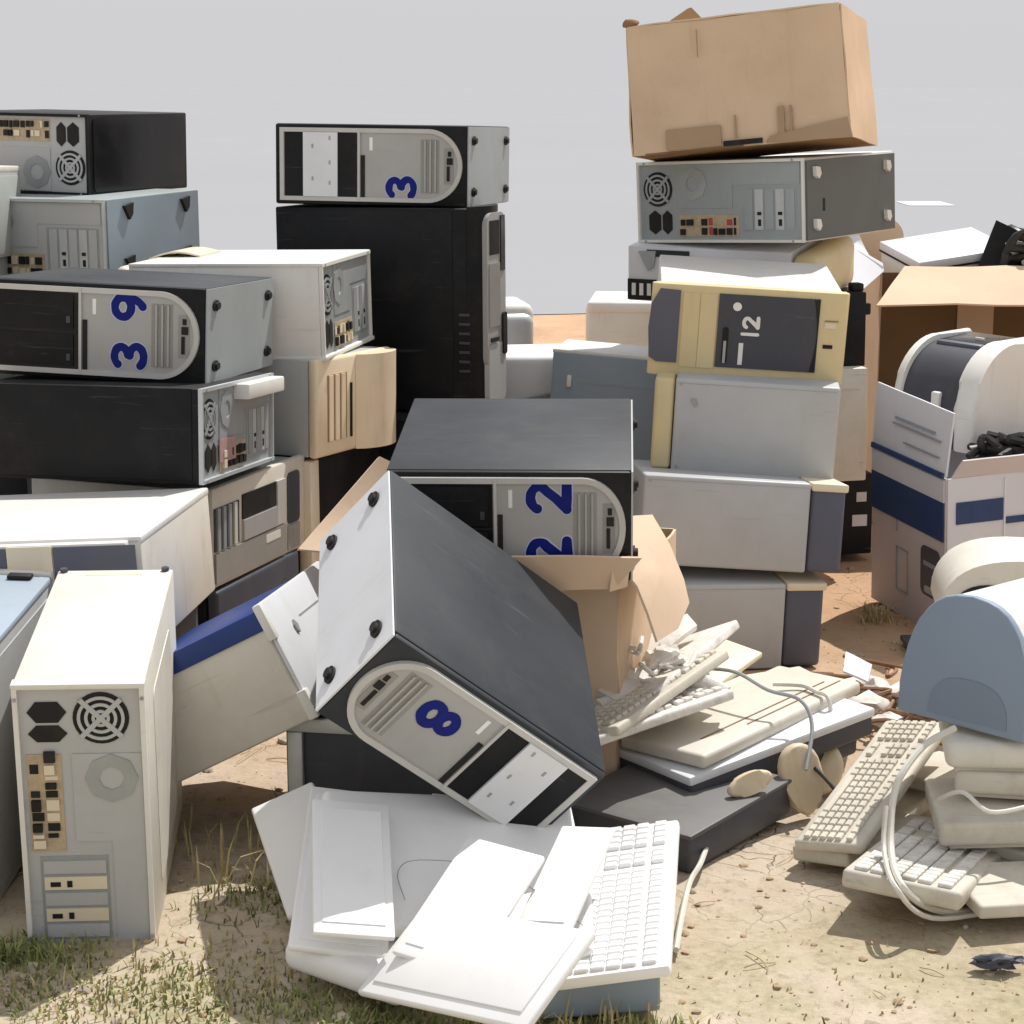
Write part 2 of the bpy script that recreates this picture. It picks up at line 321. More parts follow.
# ------------------------------------------------------------------ computer parts
def rear(parent, fr, W, H, cover=steel, panel=steel, cutout=True, style=0):
    """back panel of a case; fr is the frame of the standing case: u to the right, v up, W wide, H tall"""
    bm = B(); rect(bm, fr, .006,W-.006,.006,H-.006,0,.0015); finish('rear_panel', bm, panel, parent)
    bm = B(); rect(bm, fr, 0,.007,0,H,0,.009); rect(bm, fr, W-.007,W,0,H,0,.009); rect(bm, fr, .007,W-.007,H-.006,H,0,.0085); rect(bm, fr, .007,W-.007,0,.005,0,.008)
    finish('rear_flange', bm, cover, parent)
    pf = .0018
    for v0,v1 in ((.86,.935),(.79,.85)):
        bm = B(); u0,u1 = W*.10,W*.40; c = .012
        poly(bm, fr, [(u0,(v0+v1)/2*H),(u0+c,v0*H),(u1-c,v0*H),(u1,(v0+v1)/2*H),(u1-c,v1*H),(u0+c,v1*H)], pf, .003)
        finish('power_socket', bm, hole, parent)
    fu,fv,fr_ = W*.66, H*.875, W*.215
    bm = B(); disc(bm, fr, fu,fv,fr_,pf,.0028); fan = finish('fan_opening', bm, hole, parent)  # black disc paints the dark behind the fan grille
    bm = B()
    for q in (.80,.54,.28): ring(bm, fr, fu,fv,fr_*(q-.07),fr_*(q+.045),.0028,.005)
    for a in (PI/4,3*PI/4):
        t=Vector((math.cos(a),math.sin(a)))*fr_*1.02; n=Vector((-t.y,t.x)).normalized()*.0035; c=Vector((fu,fv))
        poly(bm, fr, [tuple(c-t-n),tuple(c+t-n),tuple(c+t+n),tuple(c-t+n)], .0028,.0056)
    disc(bm, fr, fu,fv,fr_*.14,.0028,.006)
    finish('fan_grille', bm, panel, fan)
    bm = B(); rect(bm, fr, W*.42,W*.955,H*.42,H*.745,pf,.0032); rect(bm, fr, W*.70,W*.955,.012,H*.42,pf,.0030); finish('pressed_plate', bm, panel, parent)
    bm = B(); ring(bm, fr, W*.72,H*.655,W*.10,W*.205,.0034,.0050,8); finish('exhaust_ring', bm, steelD, parent)
    bm = B(); rect(bm, fr, W*.075,W*.34,H*.385,H*.745,pf,.0030); io = finish('port_block', bm, ports, parent)
    rnd = random.Random(style*13+5)
    y = .40
    while y < .72:
        hh = rnd.uniform(.012,.04)
        for u0,u1 in ((.095,.19),(.21,.31)):
            if rnd.random() < .8:
                bm = B(); mp_ = hole if rnd.random()<.7 else (redp if style==2 else cream)
                rect(bm, fr, W*u0,W*(u0+(u1-u0)*rnd.uniform(.7,1)),H*y,H*(y+hh),.0030,.0036+rnd.random()*.006); finish('port', bm, mp_, io)
        y += hh+.010
    bm = B(); rect(bm, fr, W*.13,W*.66,H*.045,H*.365,pf,.0022); sl = finish('slot_frame', bm, steelD, parent)
    for k in range(5):
        v0 = H*(.055+.061*k); bm = B(); rect(bm, fr, W*.155,W*.64,v0,v0+H*.048,.0022,.0042)
        if k in (1,3):
            s = finish('slot_cover', bm, cream if style in (0,) else steel, sl)
            bm = B(); rect(bm, fr, W*.2,W*.28,v0+H*.012,v0+H*.03,.0042,.0048); finish('port', bm, hole, sl)
            bm = B(); rect(bm, fr, W*.33,W*.37,v0+H*.010,v0+H*.034,.0042,.0052); finish('port', bm, hole, sl)
        else: finish('slot_cover', bm, panel, sl)
    for u,v in ((.02,.95),(.02,.06),(.98,.95),(.98,.06)):
        bm = B(); disc(bm, fr, (.0035 if u<.5 else W-.0035), H*v, .0028, .009,.0105, 10); finish('screw', bm, steelD, parent)

def feet(parent, fr, W, H, mat=hole, r=.012, ins=.045):
    for u,v in ((ins,ins*.75),(W-ins,ins*.75),(ins,H-ins*.75),(W-ins,H-ins*.75)):
        bm = B(); poly(bm, fr, ell(u,v,r*1.15,r,16), 0, .012)
        bmesh.ops.scale(bm, vec=(1,1,1), verts=bm.verts[:]); f = finish('foot', bm, mat, parent)

def oval_pc(key, label, num, mirror=False, cdrive=False, sidem=feetgray, topm=dark, frontm=black, group='desktop computers with oval silver fronts'):
    t = thing('desktop_computer', label, 'computer', key, group=group); w,d,h = dims(key)
    bm = B(); rbox(bm, -w/2,w/2,-d/2+.012,d/2,0,h,.003); finish('chassis', bm, topm, t)
    bm = B(); rbox(bm, -w/2+.001,w/2-.001,-d/2,-d/2+.012,.001,h-.001,.004); finish('bezel', bm, frontm, t)
    # plain foot side of the case
    fs = left(w,d,h) if mirror else right(w,d,h)
    bm = B(); rect(bm, fs, .004,d-.002,.002,h-.002,0,.003); finish('base_panel', bm, sidem, t)
    for u,v in ((.05,.035),(d-.05,.035),(.05,h-.035),(d-.05,h-.035)):
        bm = B(); poly(bm, fs, ell(u,v,.017,.011,16), .003, .007); poly(bm, fs, ell(u,v,.010,.007,16), .007, .012); finish('foot', bm, hole, t)
    F = front(w,d,h)
    def U(x): return w*(1-x) if mirror else w*x
    def R(bm,x0,x1,v0,v1,n0,n1): a,b=sorted((U(x0),U(x1))); rect(bm,F,a,b,v0*h,v1*h,n0,n1)
    def outline(ins):
        v0,v1=.05*h+ins,.95*h-ins; ce=.80; p=[(.03*w+ins,v0)]
        p += [(ce*w+ (.178*w-ins)*math.sin(a), h/2-(h/2-v0)*math.cos(a)) for a in [PI*i/22 for i in range(23)]]
        p += [(.03*w+ins,v1)]
        return [(w-u,v) for u,v in p][::-1] if mirror else p
    bm = B(); poly(bm, F, outline(.004), .0, .004); finish('faceplate', bm, silver, t)
    o,i_ = outline(0), outline(.010)
    bm = B(); band(bm, F, o, i_, 0, .0075); finish('faceplate_rim', bm, silverL, t)
    bm = B(); R(bm,.055,.435,.10,.90,.004,.0055); bay = finish('drive_bay', bm, gloss if not cdrive else black, t)
    if cdrive:
        bm = B(); R(bm,.155,.335,.105,.895,.0055,.010); dr = finish('drive_front', bm, coolwhite, bay)
        bm = B()
        bm.free()
        for a,b in ((.2,.3),(.2,.7),(.29,.25),(.29,.5),(.29,.8)): bm = B(); R(bm,a,a+.010,b,b+.05,.010,.0106); finish('screw', bm, steelD, bay)
    else:
        bm = B(); R(bm,.06,.43,.48,.50,.0055,.0062); finish('seam', bm, hole, bay)
        for v0,v1 in ((.13,.46),(.52,.87)):
            bm = B(); R(bm,.085,.415,v0,v1,.0055,.0082); df = finish('drive_front', bm, black, bay)
            bm = B(); R(bm,.10,.36,v0+.22,v0+.235,.0082,.0088); finish('tray_gap', bm, hole, df)
            bm = B(); R(bm,.385,.402,v0+.06,v0+.13,.0082,.0100); finish('eject_button', bm, slate, df)
    bm = B(); R(bm,.44,.452,.06,.94,.004,.0085); finish('divider', bm, silverL, t)
    bm = B(); R(bm,.456,.476,.10,.62,.004,.0065); finish('power_button', bm, hole, t)
    bm = B(); R(bm,.50,.516,.68,.84,.004,.0048); finish('label_sticker', bm, whitep, t)
    bm = B(); R(bm,.765,.86,.17,.82,.004,.0048); v = finish('vent', bm, ventg, t)
    bm = B()
    for x in (.785,.812,.838): R(bm,x,x+.008,.18,.81,.0048,.0085)
    finish('vent_fin', bm, silver, v)
    bm = B(); R(bm,.885,.935,.28,.72,.004,.0048); pp = finish('port_recess', bm, ventg, t)
    for q in ((.90,.915,.32,.5),(.90,.93,.52,.6),(.905,.922,.62,.68)): bm = B(); R(bm,*q,.0048,.0065); finish('port', bm, hole, pp)
    for ch,cx,cv in num:
        up = (1,0) if mirror else (-1,0)
        hs = h*.365
        number(t, F, ch, U(cx), cv*h, hs, halo, up, .30, .004, .0046) if ch!='8' else None
        number(t, F, ch, U(cx), cv*h, hs, bluep, up, .235, .004, .0054)
    return t
# ------------------------------------------------------------------ the place: ground, paving, sky, sun, camera
def ground_h(x, y):
    v = Vector((x,y,0))
    return noise.noise(v*1.3)*.012 + noise.noise(v*5.1+Vector((3,1,0)))*.006 + noise.noise(v*17)*.0025 - .012
def axis(lo, hi, fine0, fine1, step, grow=1.35):
    a=[fine0+step*i for i in range(int((fine1-fine0)/step)+1)]; s=step; x=a[-1]
    while x<hi: s*=grow; x+=s; a.append(x)
    s=step; x=a[0]; pre=[]
    while x>lo: s*=grow; x-=s; pre.append(x)
    return pre[::-1]+a
xs = axis(-600,600,-1.5,1.6,.022); ys = axis(-200,3000,2.1,5.4,.022)
bm = B(); vv = [[bm.verts.new((x,y,ground_h(x,y)*max(0,min(1,(9.5-y)/3))-.012*max(0,min(1,(y-6.5)/3)))) for x in xs] for y in ys]
for j in range(len(ys)-1):
    for i in range(len(xs)-1): bm.faces.new((vv[j][i],vv[j][i+1],vv[j+1][i+1],vv[j+1][i]))
gm = bpy.data.materials.new('dry_cracked_dirt'); gm.use_nodes = True
nt = gm.node_tree; N = nt.nodes; L_ = nt.links; bs = N['Principled BSDF']; bs.inputs['Roughness'].default_value=.95; bs.inputs['Specular IOR Level'].default_value=.1
tc = N.new('ShaderNodeTexCoord')
def nz(sc, det=6, ro=.6, dist=0):
    n = N.new('ShaderNodeTexNoise'); n.inputs['Scale'].default_value=sc; n.inputs['Detail'].default_value=det; n.inputs['Roughness'].default_value=ro; n.inputs['Distortion'].default_value=dist
    L_.new(tc.outputs['Object'], n.inputs['Vector']); return n
def ramp(src, pts):
    r = N.new('ShaderNodeValToRGB'); e = r.color_ramp.elements
    while len(e) < len(pts): e.new(.5)
    for k,(p,c) in enumerate(pts): e[k].position=p; e[k].color=(*c,1)
    L_.new(src, r.inputs['Fac']); return r
def mixc(f, a, b, mode='MIX'):
    m = N.new('ShaderNodeMixRGB'); m.blend_type=mode
    if isinstance(f,(int,float)): m.inputs['Fac'].default_value=f
    else: L_.new(f, m.inputs['Fac'])
    for k,c in (('Color1',a),('Color2',b)):
        if isinstance(c,tuple): m.inputs[k].default_value=(*c,1)
        else: L_.new(c, m.inputs[k])
    return m.outputs[0]
base = ramp(nz(2.3,9,.65).outputs['Fac'], [(.30,(.43,.34,.245)),(.5,(.56,.47,.365)),(.68,(.65,.56,.455))]).outputs[0]
fine = ramp(nz(48,8,.75).outputs['Fac'], [(.30,(.55,.52,.48)),(.5,(1,1,1))]).outputs[0]
base = mixc(.8, base, fine, 'MULTIPLY')
# olive, thinly grassed areas close to the camera
sx = N.new('ShaderNodeSeparateXYZ'); L_.new(tc.outputs['Object'], sx.inputs[0])
mr = N.new('ShaderNodeMapRange'); mr.inputs['From Min'].default_value=3.1; mr.inputs['From Max'].default_value=2.5; L_.new(sx.outputs['Y'], mr.inputs['Value'])
gp = ramp(nz(3.2,7,.7).outputs['Fac'], [(.40,(0,0,0)),(.62,(1,1,1))])
mm = N.new('ShaderNodeMath'); mm.operation='MULTIPLY'; L_.new(mr.outputs[0],mm.inputs[0]); L_.new(gp.outputs[0],mm.inputs[1])
m75 = N.new('ShaderNodeMath'); m75.operation='MULTIPLY'; m75.inputs[1].default_value=.75; L_.new(mm.outputs[0],m75.inputs[0])
olive = ramp(nz(70,4,.6).outputs['Fac'], [(.3,(.24,.22,.10)),(.65,(.45,.42,.25))]).outputs[0]
base = mixc(m75.outputs[0], base, olive)
# far earth is more orange
mr2 = N.new('ShaderNodeMapRange'); mr2.inputs['From Min'].default_value=3.2; mr2.inputs['From Max'].default_value=4.6; mr2.inputs['To Max'].default_value=.75; L_.new(sx.outputs['Y'], mr2.inputs['Value'])
base = mixc(mr2.outputs[0], base, ramp(nz(1.6,8,.7).outputs['Fac'],[(.3,(.44,.245,.13)),(.65,(.63,.385,.22))]).outputs[0])
# cracks
wv = N.new('ShaderNodeVectorMath'); wv.operation='MULTIPLY_ADD'; wn=nz(5,4); L_.new(wn.outputs['Color'],wv.inputs[0]); wv.inputs[1].default_value=(.16,.16,.0); L_.new(tc.outputs['Object'],wv.inputs[2])
def crack(sc, w):
    vo = N.new('ShaderNodeTexVoronoi'); vo.feature='DISTANCE_TO_EDGE'; vo.inputs['Scale'].default_value=sc; L_.new(wv.outputs[0], vo.inputs['Vector'])
    return ramp(vo.outputs['Distance'], [(0,(0,0,0)),(w,(1,1,1))])
c1 = crack(13,.022)
cm = ramp(nz(1.8,4).outputs['Fac'], [(.50,(0,0,0)),(.66,(1,1,1))])
ck = mixc(cm.outputs[0], (1,1,1), c1.outputs[0])
base = mixc(.45, base, ck, 'MULTIPLY')
L_.new(base, bs.inputs['Base Color'])
hb = mixc(.5, nz(34,8,.75).outputs['Fac'], ck)
bp = N.new('ShaderNodeBump'); bp.inputs['Strength'].default_value=.8; bp.inputs['Distance'].default_value=.012; L_.new(hb, bp.inputs['Height']); L_.new(bp.outputs[0], bs.inputs['Normal'])
g = finish('ground', bm, gm); tag(g, None, None, kind='structure')
# pale concrete yard beyond the dirt
pm = M('pale_concrete', (.336,.341,.358), .9, dirt=.06, dirtcol=(.40,.395,.39), var=.015, scale=.15, spec=.05)
bm = B(); edge=[(x, 11.0+.22*noise.noise(Vector((x*.8,0,0)))+.08*noise.noise(Vector((x*3,1,0)))) for x in [-40+.4*i for i in range(201)]]
lo=[bm.verts.new((x,y,-.008)) for x,y in edge]; hi=[bm.verts.new((x*60,2900,-.008)) for x,y in edge]
for i in range(len(edge)-1): bm.faces.new((lo[i],lo[i+1],hi[i+1],hi[i]))
tag(finish('concrete_yard', bm, pm), None, None, kind='structure')
mk = M('worn_white_line', (.72,.72,.71), .8, dirt=.1)
bm = B(); rbox(bm, 4.12,4.60,21.3,22.1,-.004,-.0035,0); tag(finish('road_marking', bm, mk), None, None, kind='structure')

w = bpy.data.worlds.new('World'); scene.world = w; w.use_nodes = True
wn_ = w.node_tree; bg = wn_.nodes['Background']
SUN = Vector((.30,.42,.86)).normalized()
sky = wn_.nodes.new('ShaderNodeTexSky'); sky.sky_type='NISHITA'; sky.sun_disc=False
sky.sun_elevation = math.asin(SUN.z); sky.sun_rotation = math.atan2(SUN.x, SUN.y); sky.dust_density=5
hz = wn_.nodes.new('ShaderNodeMixRGB'); hz.inputs['Fac'].default_value=.92; hz.inputs['Color2'].default_value=(6.75,6.75,6.98,1)
wn_.links.new(sky.outputs[0], hz.inputs['Color1']); wn_.links.new(hz.outputs[0], bg.inputs['Color']); bg.inputs['Strength'].default_value=.1
sl = bpy.data.lights.new('Sun','SUN'); sl.energy=4.3; sl.angle=math.radians(.5); sl.color=(1,.968,.92)
so = bpy.data.objects.new('Sun', sl); COL.objects.link(so); so.rotation_euler = SUN.to_track_quat('Z','Y').to_euler(); so.location=(2,3,6)
F_,PI_,H_ = CAM
cd = bpy.data.cameras.new('Camera'); cam = bpy.data.objects.new('Camera', cd); COL.objects.link(cam); scene.camera = cam
cd.sensor_width=36; cd.lens = F_*36/1024; cd.clip_end=5000; cd.clip_start=.05
cam.location=(0,0,H_); cam.rotation_euler=(math.radians(90-PI_),0,0)
scene.view_settings.view_transform='Standard'; scene.view_settings.look='None'; scene.view_settings.exposure=0

# ------------------------------------------------------------------ left front
def lie_rear(w,d,h,psu_right): # frame of a rear panel on the front face of a lying case
    return Fr((-w/2,-d/2,h),(0,0,-1),(1,0,0)) if psu_right else Fr((w/2,-d/2,0),(0,0,1),(-1,0,0))
t = thing('tower_case','white tower case standing on the dirt, back panel and fan grille towards the camera','computer case','tower'); w_,d_,h_ = dims('tower')
bm = B(); rbox(bm,-w_/2,w_/2,-d_/2,d_/2,0,h_,.003); finish('cover',bm,warmwhite,t)
rear(t, Fr((-w_/2,-d_/2,0),(1,0,0),(0,0,1)), w_, h_, white, grayp, style=0)
bm = B(); rbox(bm,-w_/2-.001,w_/2+.001,-d_/2-.010,-d_/2+.012,h_-.004,h_+.002,.001); finish('cover_lip',bm,white,t)
bm = B(); T = top(w_,d_,h_); rect(bm,T,.045,.135,d_-.026,d_-.021,0,.0006); finish('top_seam',bm,peach,t)
for u in (.010,w_-.012):
    bm = B(); disc(bm,T,u,d_-.008,.006,0,.006,12); finish('clip',bm,slate,t)
bm = B(); poly(bm,right(w_,d_,h_),rrect(.10,.36,.05,.36,.02),0,.0012); finish('side_panel',bm,warmwhite,t)

t = thing('tower_case','blue grey tower case cut by the left edge of the photo, beside the white tower','computer case','graycase'); w_,d_,h_ = dims('graycase')
bm = B(); rbox(bm,-w_/2,w_/2,-d_/2,d_/2,0,h_-.004,.004); finish('chassis',bm,grayp,t)
bm = B(); rbox(bm,-w_/2-.002,w_/2+.002,-d_/2-.002,d_/2-.02,h_-.012,h_,.004); finish('cover',bm,sunblue,t)
bm = B(); rbox(bm,-w_/2,w_/2,d_/2-.018,d_/2,h_-.014,h_+.004,.003); finish('top_trim',bm,white,t)
bm = B(); rbox(bm,.03,.07,d_/2-.05,d_/2-.03,h_,h_+.008,.003); finish('latch',bm,hole,t)
bm = B(); poly(bm,right(w_,d_,h_),rrect(.02,d_-.03,.02,h_-.03,.01),0,.0015); finish('side_panel',bm,grayp,t)

# ------------------------------------------------------------------ left stacks
oval_pc('pc39','black computer marked 39 in blue, lying in the left stack on a plain black case',[('3',.665,.27),('9',.665,.77)],sidem=feetgray)
def plain_case(key,label,body,name='computer_case',seams=True):
    t = thing(name,label,'computer case',key); w_,d_,h_ = dims(key)
    bm = B(); rbox(bm,-w_/2,w_/2,-d_/2,d_/2,0,h_,.004); finish('chassis',bm,body,t)
    return t,w_,d_,h_
t,w_,d_,h_ = plain_case('black5','plain black case lying under the computer marked 39, metal back panel turned right',black)
bm = B(); rbox(bm,-w_/2-.001,w_/2-.012,-d_/2-.0025,d_/2,.006,h_+.001,.003); finish('cover',bm,black,t)
rear(t, Fr((w_/2,d_/2,0),(0,0,1),(0,-1,0)), h_, d_, steel, steelD, style=1)
bm = B(); rbox(bm,w_/2,w_/2+.035,-.02,.20,h_-.035,h_-.005,.003); finish('hanging_bracket',bm,white,t)
bm = B(); rect(bm,right(w_,d_,h_),.10,.19,.03,.075,.004,.006); finish('port_plate',bm,pinkp,t)

t,w_,d_,h_ = plain_case('white6','sunlit white desktop case with a rounded front lip behind the white tower',warmwhite,'desktop_case')
bm = B(); rbox(bm,-w_/2-.001,w_/2+.001,-d_/2-.0,d_/2+.001,h_-.010,h_+.003,.003); finish('cover',bm,white,t)
bm = B(); rbox(bm,-w_/2,w_/2-.02,-d_/2-.022,-d_/2,.0,h_-.002,.003,2); bz = finish('bezel',bm,white,t)
Ff = Fr((-w_/2,-d_/2-.022,0),(1,0,0),(0,0,1))
for a,b in ((.004,.222),(.302,.440)):
    bm = B(); rect(bm,Ff,a,b,.02,h_-.006,0,.003); finish('drive_panel',bm,slateB,bz)
bm = B(); rect(bm,Ff,.224,.300,.015,h_-.004,0,.004); finish('drive_door',bm,cream,bz)

t = thing('desktop_case','beige computer with silver and black drive bays facing right, under the plain black case','computer','bezel7'); w_,d_,h_ = dims('bezel7')
bm = B(); rbox(bm,-w_/2,w_/2-.02,-d_/2,d_/2,0,h_,.004); finish('chassis',bm,steelD,t)
Rr = right(w_,d_,h_); bm = B(); rbox(bm,w_/2-.02,w_/2,-d_/2,d_/2+.03,-.002,h_+.003,.006); bz = finish('bezel',bm,offw,t)
def on(fr,parent,name,mat,a,n0=0,n1=.003,r=0):
    bm = B(); u0,u1,v0,v1 = a
    if r: poly(bm,fr,rrect(u0,u1,v0,v1,r),n0,n1)
    else: rect(bm,fr,u0,u1,v0,v1,n0,n1)
    return finish(name,bm,mat,parent)
on(Rr,bz,'lower_panel',ventg,(.004,.335,.008,.068),0,.005)
on(Rr,bz,'label_sticker',white,(.235,.305,.045,.062),.005,.0056)
v = on(Rr,bz,'vent',slate,(.004,.115,.072,.158),0,.002)
for k in range(4):
    bm=B(); rect(bm,Rr,.012+.025*k,.024+.025*k,.073,.157,.002,.006); finish('vent_fin',bm,steelD if k<3 else offw,bz)
on(Rr,bz,'drive_bay',hole,(.13,.29,.115,.165),0,.003)
on(Rr,bz,'drive_front',silver,(.13,.29,.072,.113),0,.006)
on(Rr,bz,'drive_front',silverL,(.293,.335,.072,.165),0,.005)
on(Rr,bz,'side_recess',slate,(.35,.41,.062,.172),0,.003,.012)
on(Rr,bz,'foot_panel',ventg,(.35,.41,.006,.058),0,.003)

t,w_,d_,h_ = plain_case('white8','white computer lying on the beige one with its grey back panel turned right',white,'desktop_case')
bm = B(); rbox(bm,-w_/2-.035,-w_/2-.0,-d_/2+.004,d_/2-.004,.002,h_-.004,.018,4); bz=finish('bezel',bm,cream,t)
bm = B(); sheet(bm,[(-w_/2-.02,-.02,h_-.004),(-w_/2+.10,-.02,h_+.002),(-w_/2+.10,.12,h_+.002),(-w_/2-.02,.12,h_-.004)],10,4,.004,0,.012); finish('handle_rim',bm,cream,t)
bm = B(); rbox(bm,-w_/2+.001,w_/2+.008,-d_/2-.002,d_/2+.002,h_-.006,h_+.002,.002); rbox(bm,-w_/2+.001,w_/2+.012,-d_/2-.002,d_/2+.002,-.001,.008,.002); finish('cover',bm,white,t)
rear(t, Fr((w_/2,d_/2,0),(0,0,1),(0,-1,0)), h_, d_, white, steelD, style=3)

t,w_,d_,h_ = plain_case('beige9','beige computer with a bulging yellowed front facing right, under the white one',graysage,'desktop_case')
Rr = right(w_,d_,h_); bm = B(); rbox(bm,w_/2,w_/2+.022,-d_/2-.002,d_/2+.002,-.002,h_+.002,.008,3); bz=finish('bezel',bm,peach,t)
Rb = Fr((w_/2+.022,-d_/2,0),(0,1,0),(0,0,1))
bm = B(); prof=[(0,0)]+[(.038*math.sin(PI*k/12)**.6 if 0<k<12 else 0, d_*.50+d_*.505*k/12) for k in range(13)]
prism(bm,[(w_/2+.0225+a,-d_/2+b) for a,b in prof[1:]],-.001,h_-.001,'z'); finish('bezel_bulge',bm,peach,bz)
v=on(Rb,bz,'vent',cardin,(.045,.130,.03,h_-.035),0,.001)
for k in range(3): on(Rb,v,'vent_fin',peach,(.049+.027*k,.066+.027*k,.031,h_-.036),.001,.004)
on(Rb,bz,'slit',hole,(.145,.150,.03,h_-.06),0,.004)

t = thing('desktop_case','black case with its metal back panel exposed, topmost of the far left stack','computer case','black1'); w_,d_,h_ = dims('black1')
bm = B(); rbox(bm,-w_/2,w_/2,-d_/2,d_/2,0,h_,.004); finish('chassis',bm,black,t)
rear(t, lie_rear(w_,d_,h_,True), h_, w_, black, grayp, style=4)
bm = B(); poly(bm,right(w_,d_,h_),rrect(.012,d_-.02,.008,h_-.008,.012),0,.003); finish('gloss_top_panel',bm,gloss,t)
t = thing('desktop_case','grey case with small dark feet lying under the black case, far left stack','computer case','gray2'); w_,d_,h_ = dims('gray2')
bm = B(); rbox(bm,-w_/2,w_/2,-d_/2,d_/2,0,h_,.004); finish('chassis',bm,feetgray,t)
rear(t, lie_rear(w_,d_,h_,False), h_, w_, steel, grayp, style=5)
bm = B(); rect(bm,right(w_,d_,h_),.002,d_-.002,.002,h_-.002,0,.003); finish('base_panel',bm,bluegray,t)
Rr = right(w_,d_,h_)
for u,v_ in ((.09,h_-.03),(.09,.04),(d_-.08,h_-.03),(d_-.08,.04)):
    bm = B(); poly(bm,Rr,[(u-.02,v_+.012),(u+.022,v_+.018),(u+.018,v_-.008),(u+.004,v_-.02)],.003,.011); finish('foot',bm,hole,t)
t,w_,d_,h_ = plain_case('beige3','small pale beige case at the left edge, just behind the computer marked 39',graysage,'small_case')
bm = B(); rbox(bm,-w_/2-.001,w_/2+.001,-d_/2-.001,d_/2+.001,h_-.012,h_+.002,.003); finish('cover',bm,warmwhite,t)
bm = B(); rbox(bm,w_/2,w_/2+.002,-d_/2+.01,d_/2-.01,.008,h_-.02,.001); finish('side_panel',bm,graysage,t)

# ------------------------------------------------------------------ middle back
oval_pc('pc3','black computer marked 3 in blue, lying on top of the tall black tower',[('3',.665,.23)],cdrive=True,sidem=feetgray,topm=black)
t = thing('tower_case','tall black tower standing upright under the computer marked 3','computer','black3'); w_,d_,h_ = dims('black3')
bm = B(); rbox(bm,-w_/2,w_/2-.01,-d_/2,d_/2,0,h_,.004); finish('chassis',bm,black,t)
bm = B(); rbox(bm,-w_/2+.004,w_/2-.045,-d_/2-.0025,-d_/2,.006,h_-.006,.001); finish('side_panel',bm,black,t)
bm = B(); pr=[(w_/2-.01,-d_/2)]+[(w_/2-.01+.030*math.sin(PI*(k/14))**.8 if k<14 else w_/2-.01, -d_/2+d_*k/14) for k in range(1,15)]
prism(bm,pr,.0,h_+.004,'z'); bz=finish('bezel',bm,black,t)
Rr = Fr((w_/2+.018,-d_/2,0),(0,1,0),(0,0,1))
fp=on(Rr,bz,'faceplate',silver,(.045,.165,.10,h_-.012),-.012,.006,.03)
on(Rr,bz,'lower_plate',grayp,(.05,.16,.02,.16),-.010,.008,.02)
on(Rr,fp,'drive_bay',hole,(.06,.12,h_-.11,h_-.03),.006,.008); on(Rr,fp,'drive_bay',gloss,(.128,.155,h_-.15,h_-.02),.006,.009)
on(Rr,fp,'drive_front',ventg,(.055,.125,.20,h_-.13),.006,.008); on(Rr,fp,'power_button',hole,(.06,.11,.165,.175),.008,.011)
on(Rr,fp,'drive_bay',hole,(.135,.16,.13,.23),.006,.012,.008)
bm = B()
for k in range(7): rect(bm,Fr((w_/2-.03,-d_/2-.0001,0),(1,0,0),(0,0,1)),.0,.026,.10+.022*k,.106+.022*k,.0,.002)
finish('vent_fin',bm,slate,t)

# ------------------------------------------------------------------ right stacks
t = thing('cardboard_box','large closed cardboard box tilted on top of the right rear stack','box','carton1'); w_,d_,h_ = dims('carton1')
bm = B(); q=[]
def cv(x,y,z): # the upper right corner is crushed inwards, so the end face widens towards its foot
    f=(z/h_); return Vector((x-(0.012*f if x>0 else 0), y+(.10*f if (x>0 and y>0) else 0)*0, z))
bmv=[cv(x,y,z) for z in (0,h_) for y in (-d_/2,d_/2) for x in (-w_/2,w_/2)]
sheet(bm,[bmv[0],bmv[1],bmv[5],bmv[4]],14,10,.004,.006,-.006,1); finish('front_wall',bm,cardb,t)
bm = B(); sheet(bm,[bmv[1],bmv[3],bmv[7],bmv[5]],8,8,.004,.006,.0,2); finish('end_wall',bm,cardb,t)
bm = B(); sheet(bm,[bmv[2],bmv[0],bmv[4],bmv[6]],8,8,.004,.006,.0,3); finish('end_wall',bm,cardb,t)
bm = B(); sheet(bm,[bmv[3],bmv[2],bmv[6],bmv[7]],8,8,.004,.006,.0,4); finish('back_wall',bm,cardb,t)
bm = B(); sheet(bm,[bmv[4],bmv[5],bmv[7],bmv[6]],8,8,.004,.004,.0,5); finish('top_wall',bm,cardlight,t)
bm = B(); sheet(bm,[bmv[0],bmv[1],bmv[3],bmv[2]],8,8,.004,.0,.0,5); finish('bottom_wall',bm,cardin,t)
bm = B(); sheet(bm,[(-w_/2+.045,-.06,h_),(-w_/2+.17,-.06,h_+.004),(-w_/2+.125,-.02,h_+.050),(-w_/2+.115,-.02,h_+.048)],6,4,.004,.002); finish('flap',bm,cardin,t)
bm = B(); lump(bm,(-w_/2+.006,-d_/2+.012,h_+.010),.014,3,.5,(1.5,1,.8),2); finish('torn_corner',bm,cardin,t)
bm = B(); sheet(bm,[(w_/2-.20,-d_/2-.001,.004),(w_/2+.012,-d_/2-.030,-.004),(w_/2-.002,-d_/2-.005,.046),(w_/2-.19,-d_/2-.005,.018)],8,3,.004,.002); finish('flap',bm,tapem,t)
Fc=Fr((-w_/2,-d_/2-.007,0),(1,0,0),(0,0,1))
on(Fc,t,'tape',tapem,(.085,.22,.006,.055),-.004,.0012); on(Fc,t,'tape',tapem,(.36,.375,.01,.085),-.004,.0012); on(Fc,t,'tape',tapem,(.388,.394,.01,.085),-.004,.0012)
on(Fc,t,'hand_slot',hole,(.225,.32,.004,.016),-.004,.001); on(Fc,t,'crease',tapem,(.254,.258,.02,.075),-.004,.0008); on(Fc,t,'crease',tapem,(.172,.174,.22,.285),-.004,.0008)

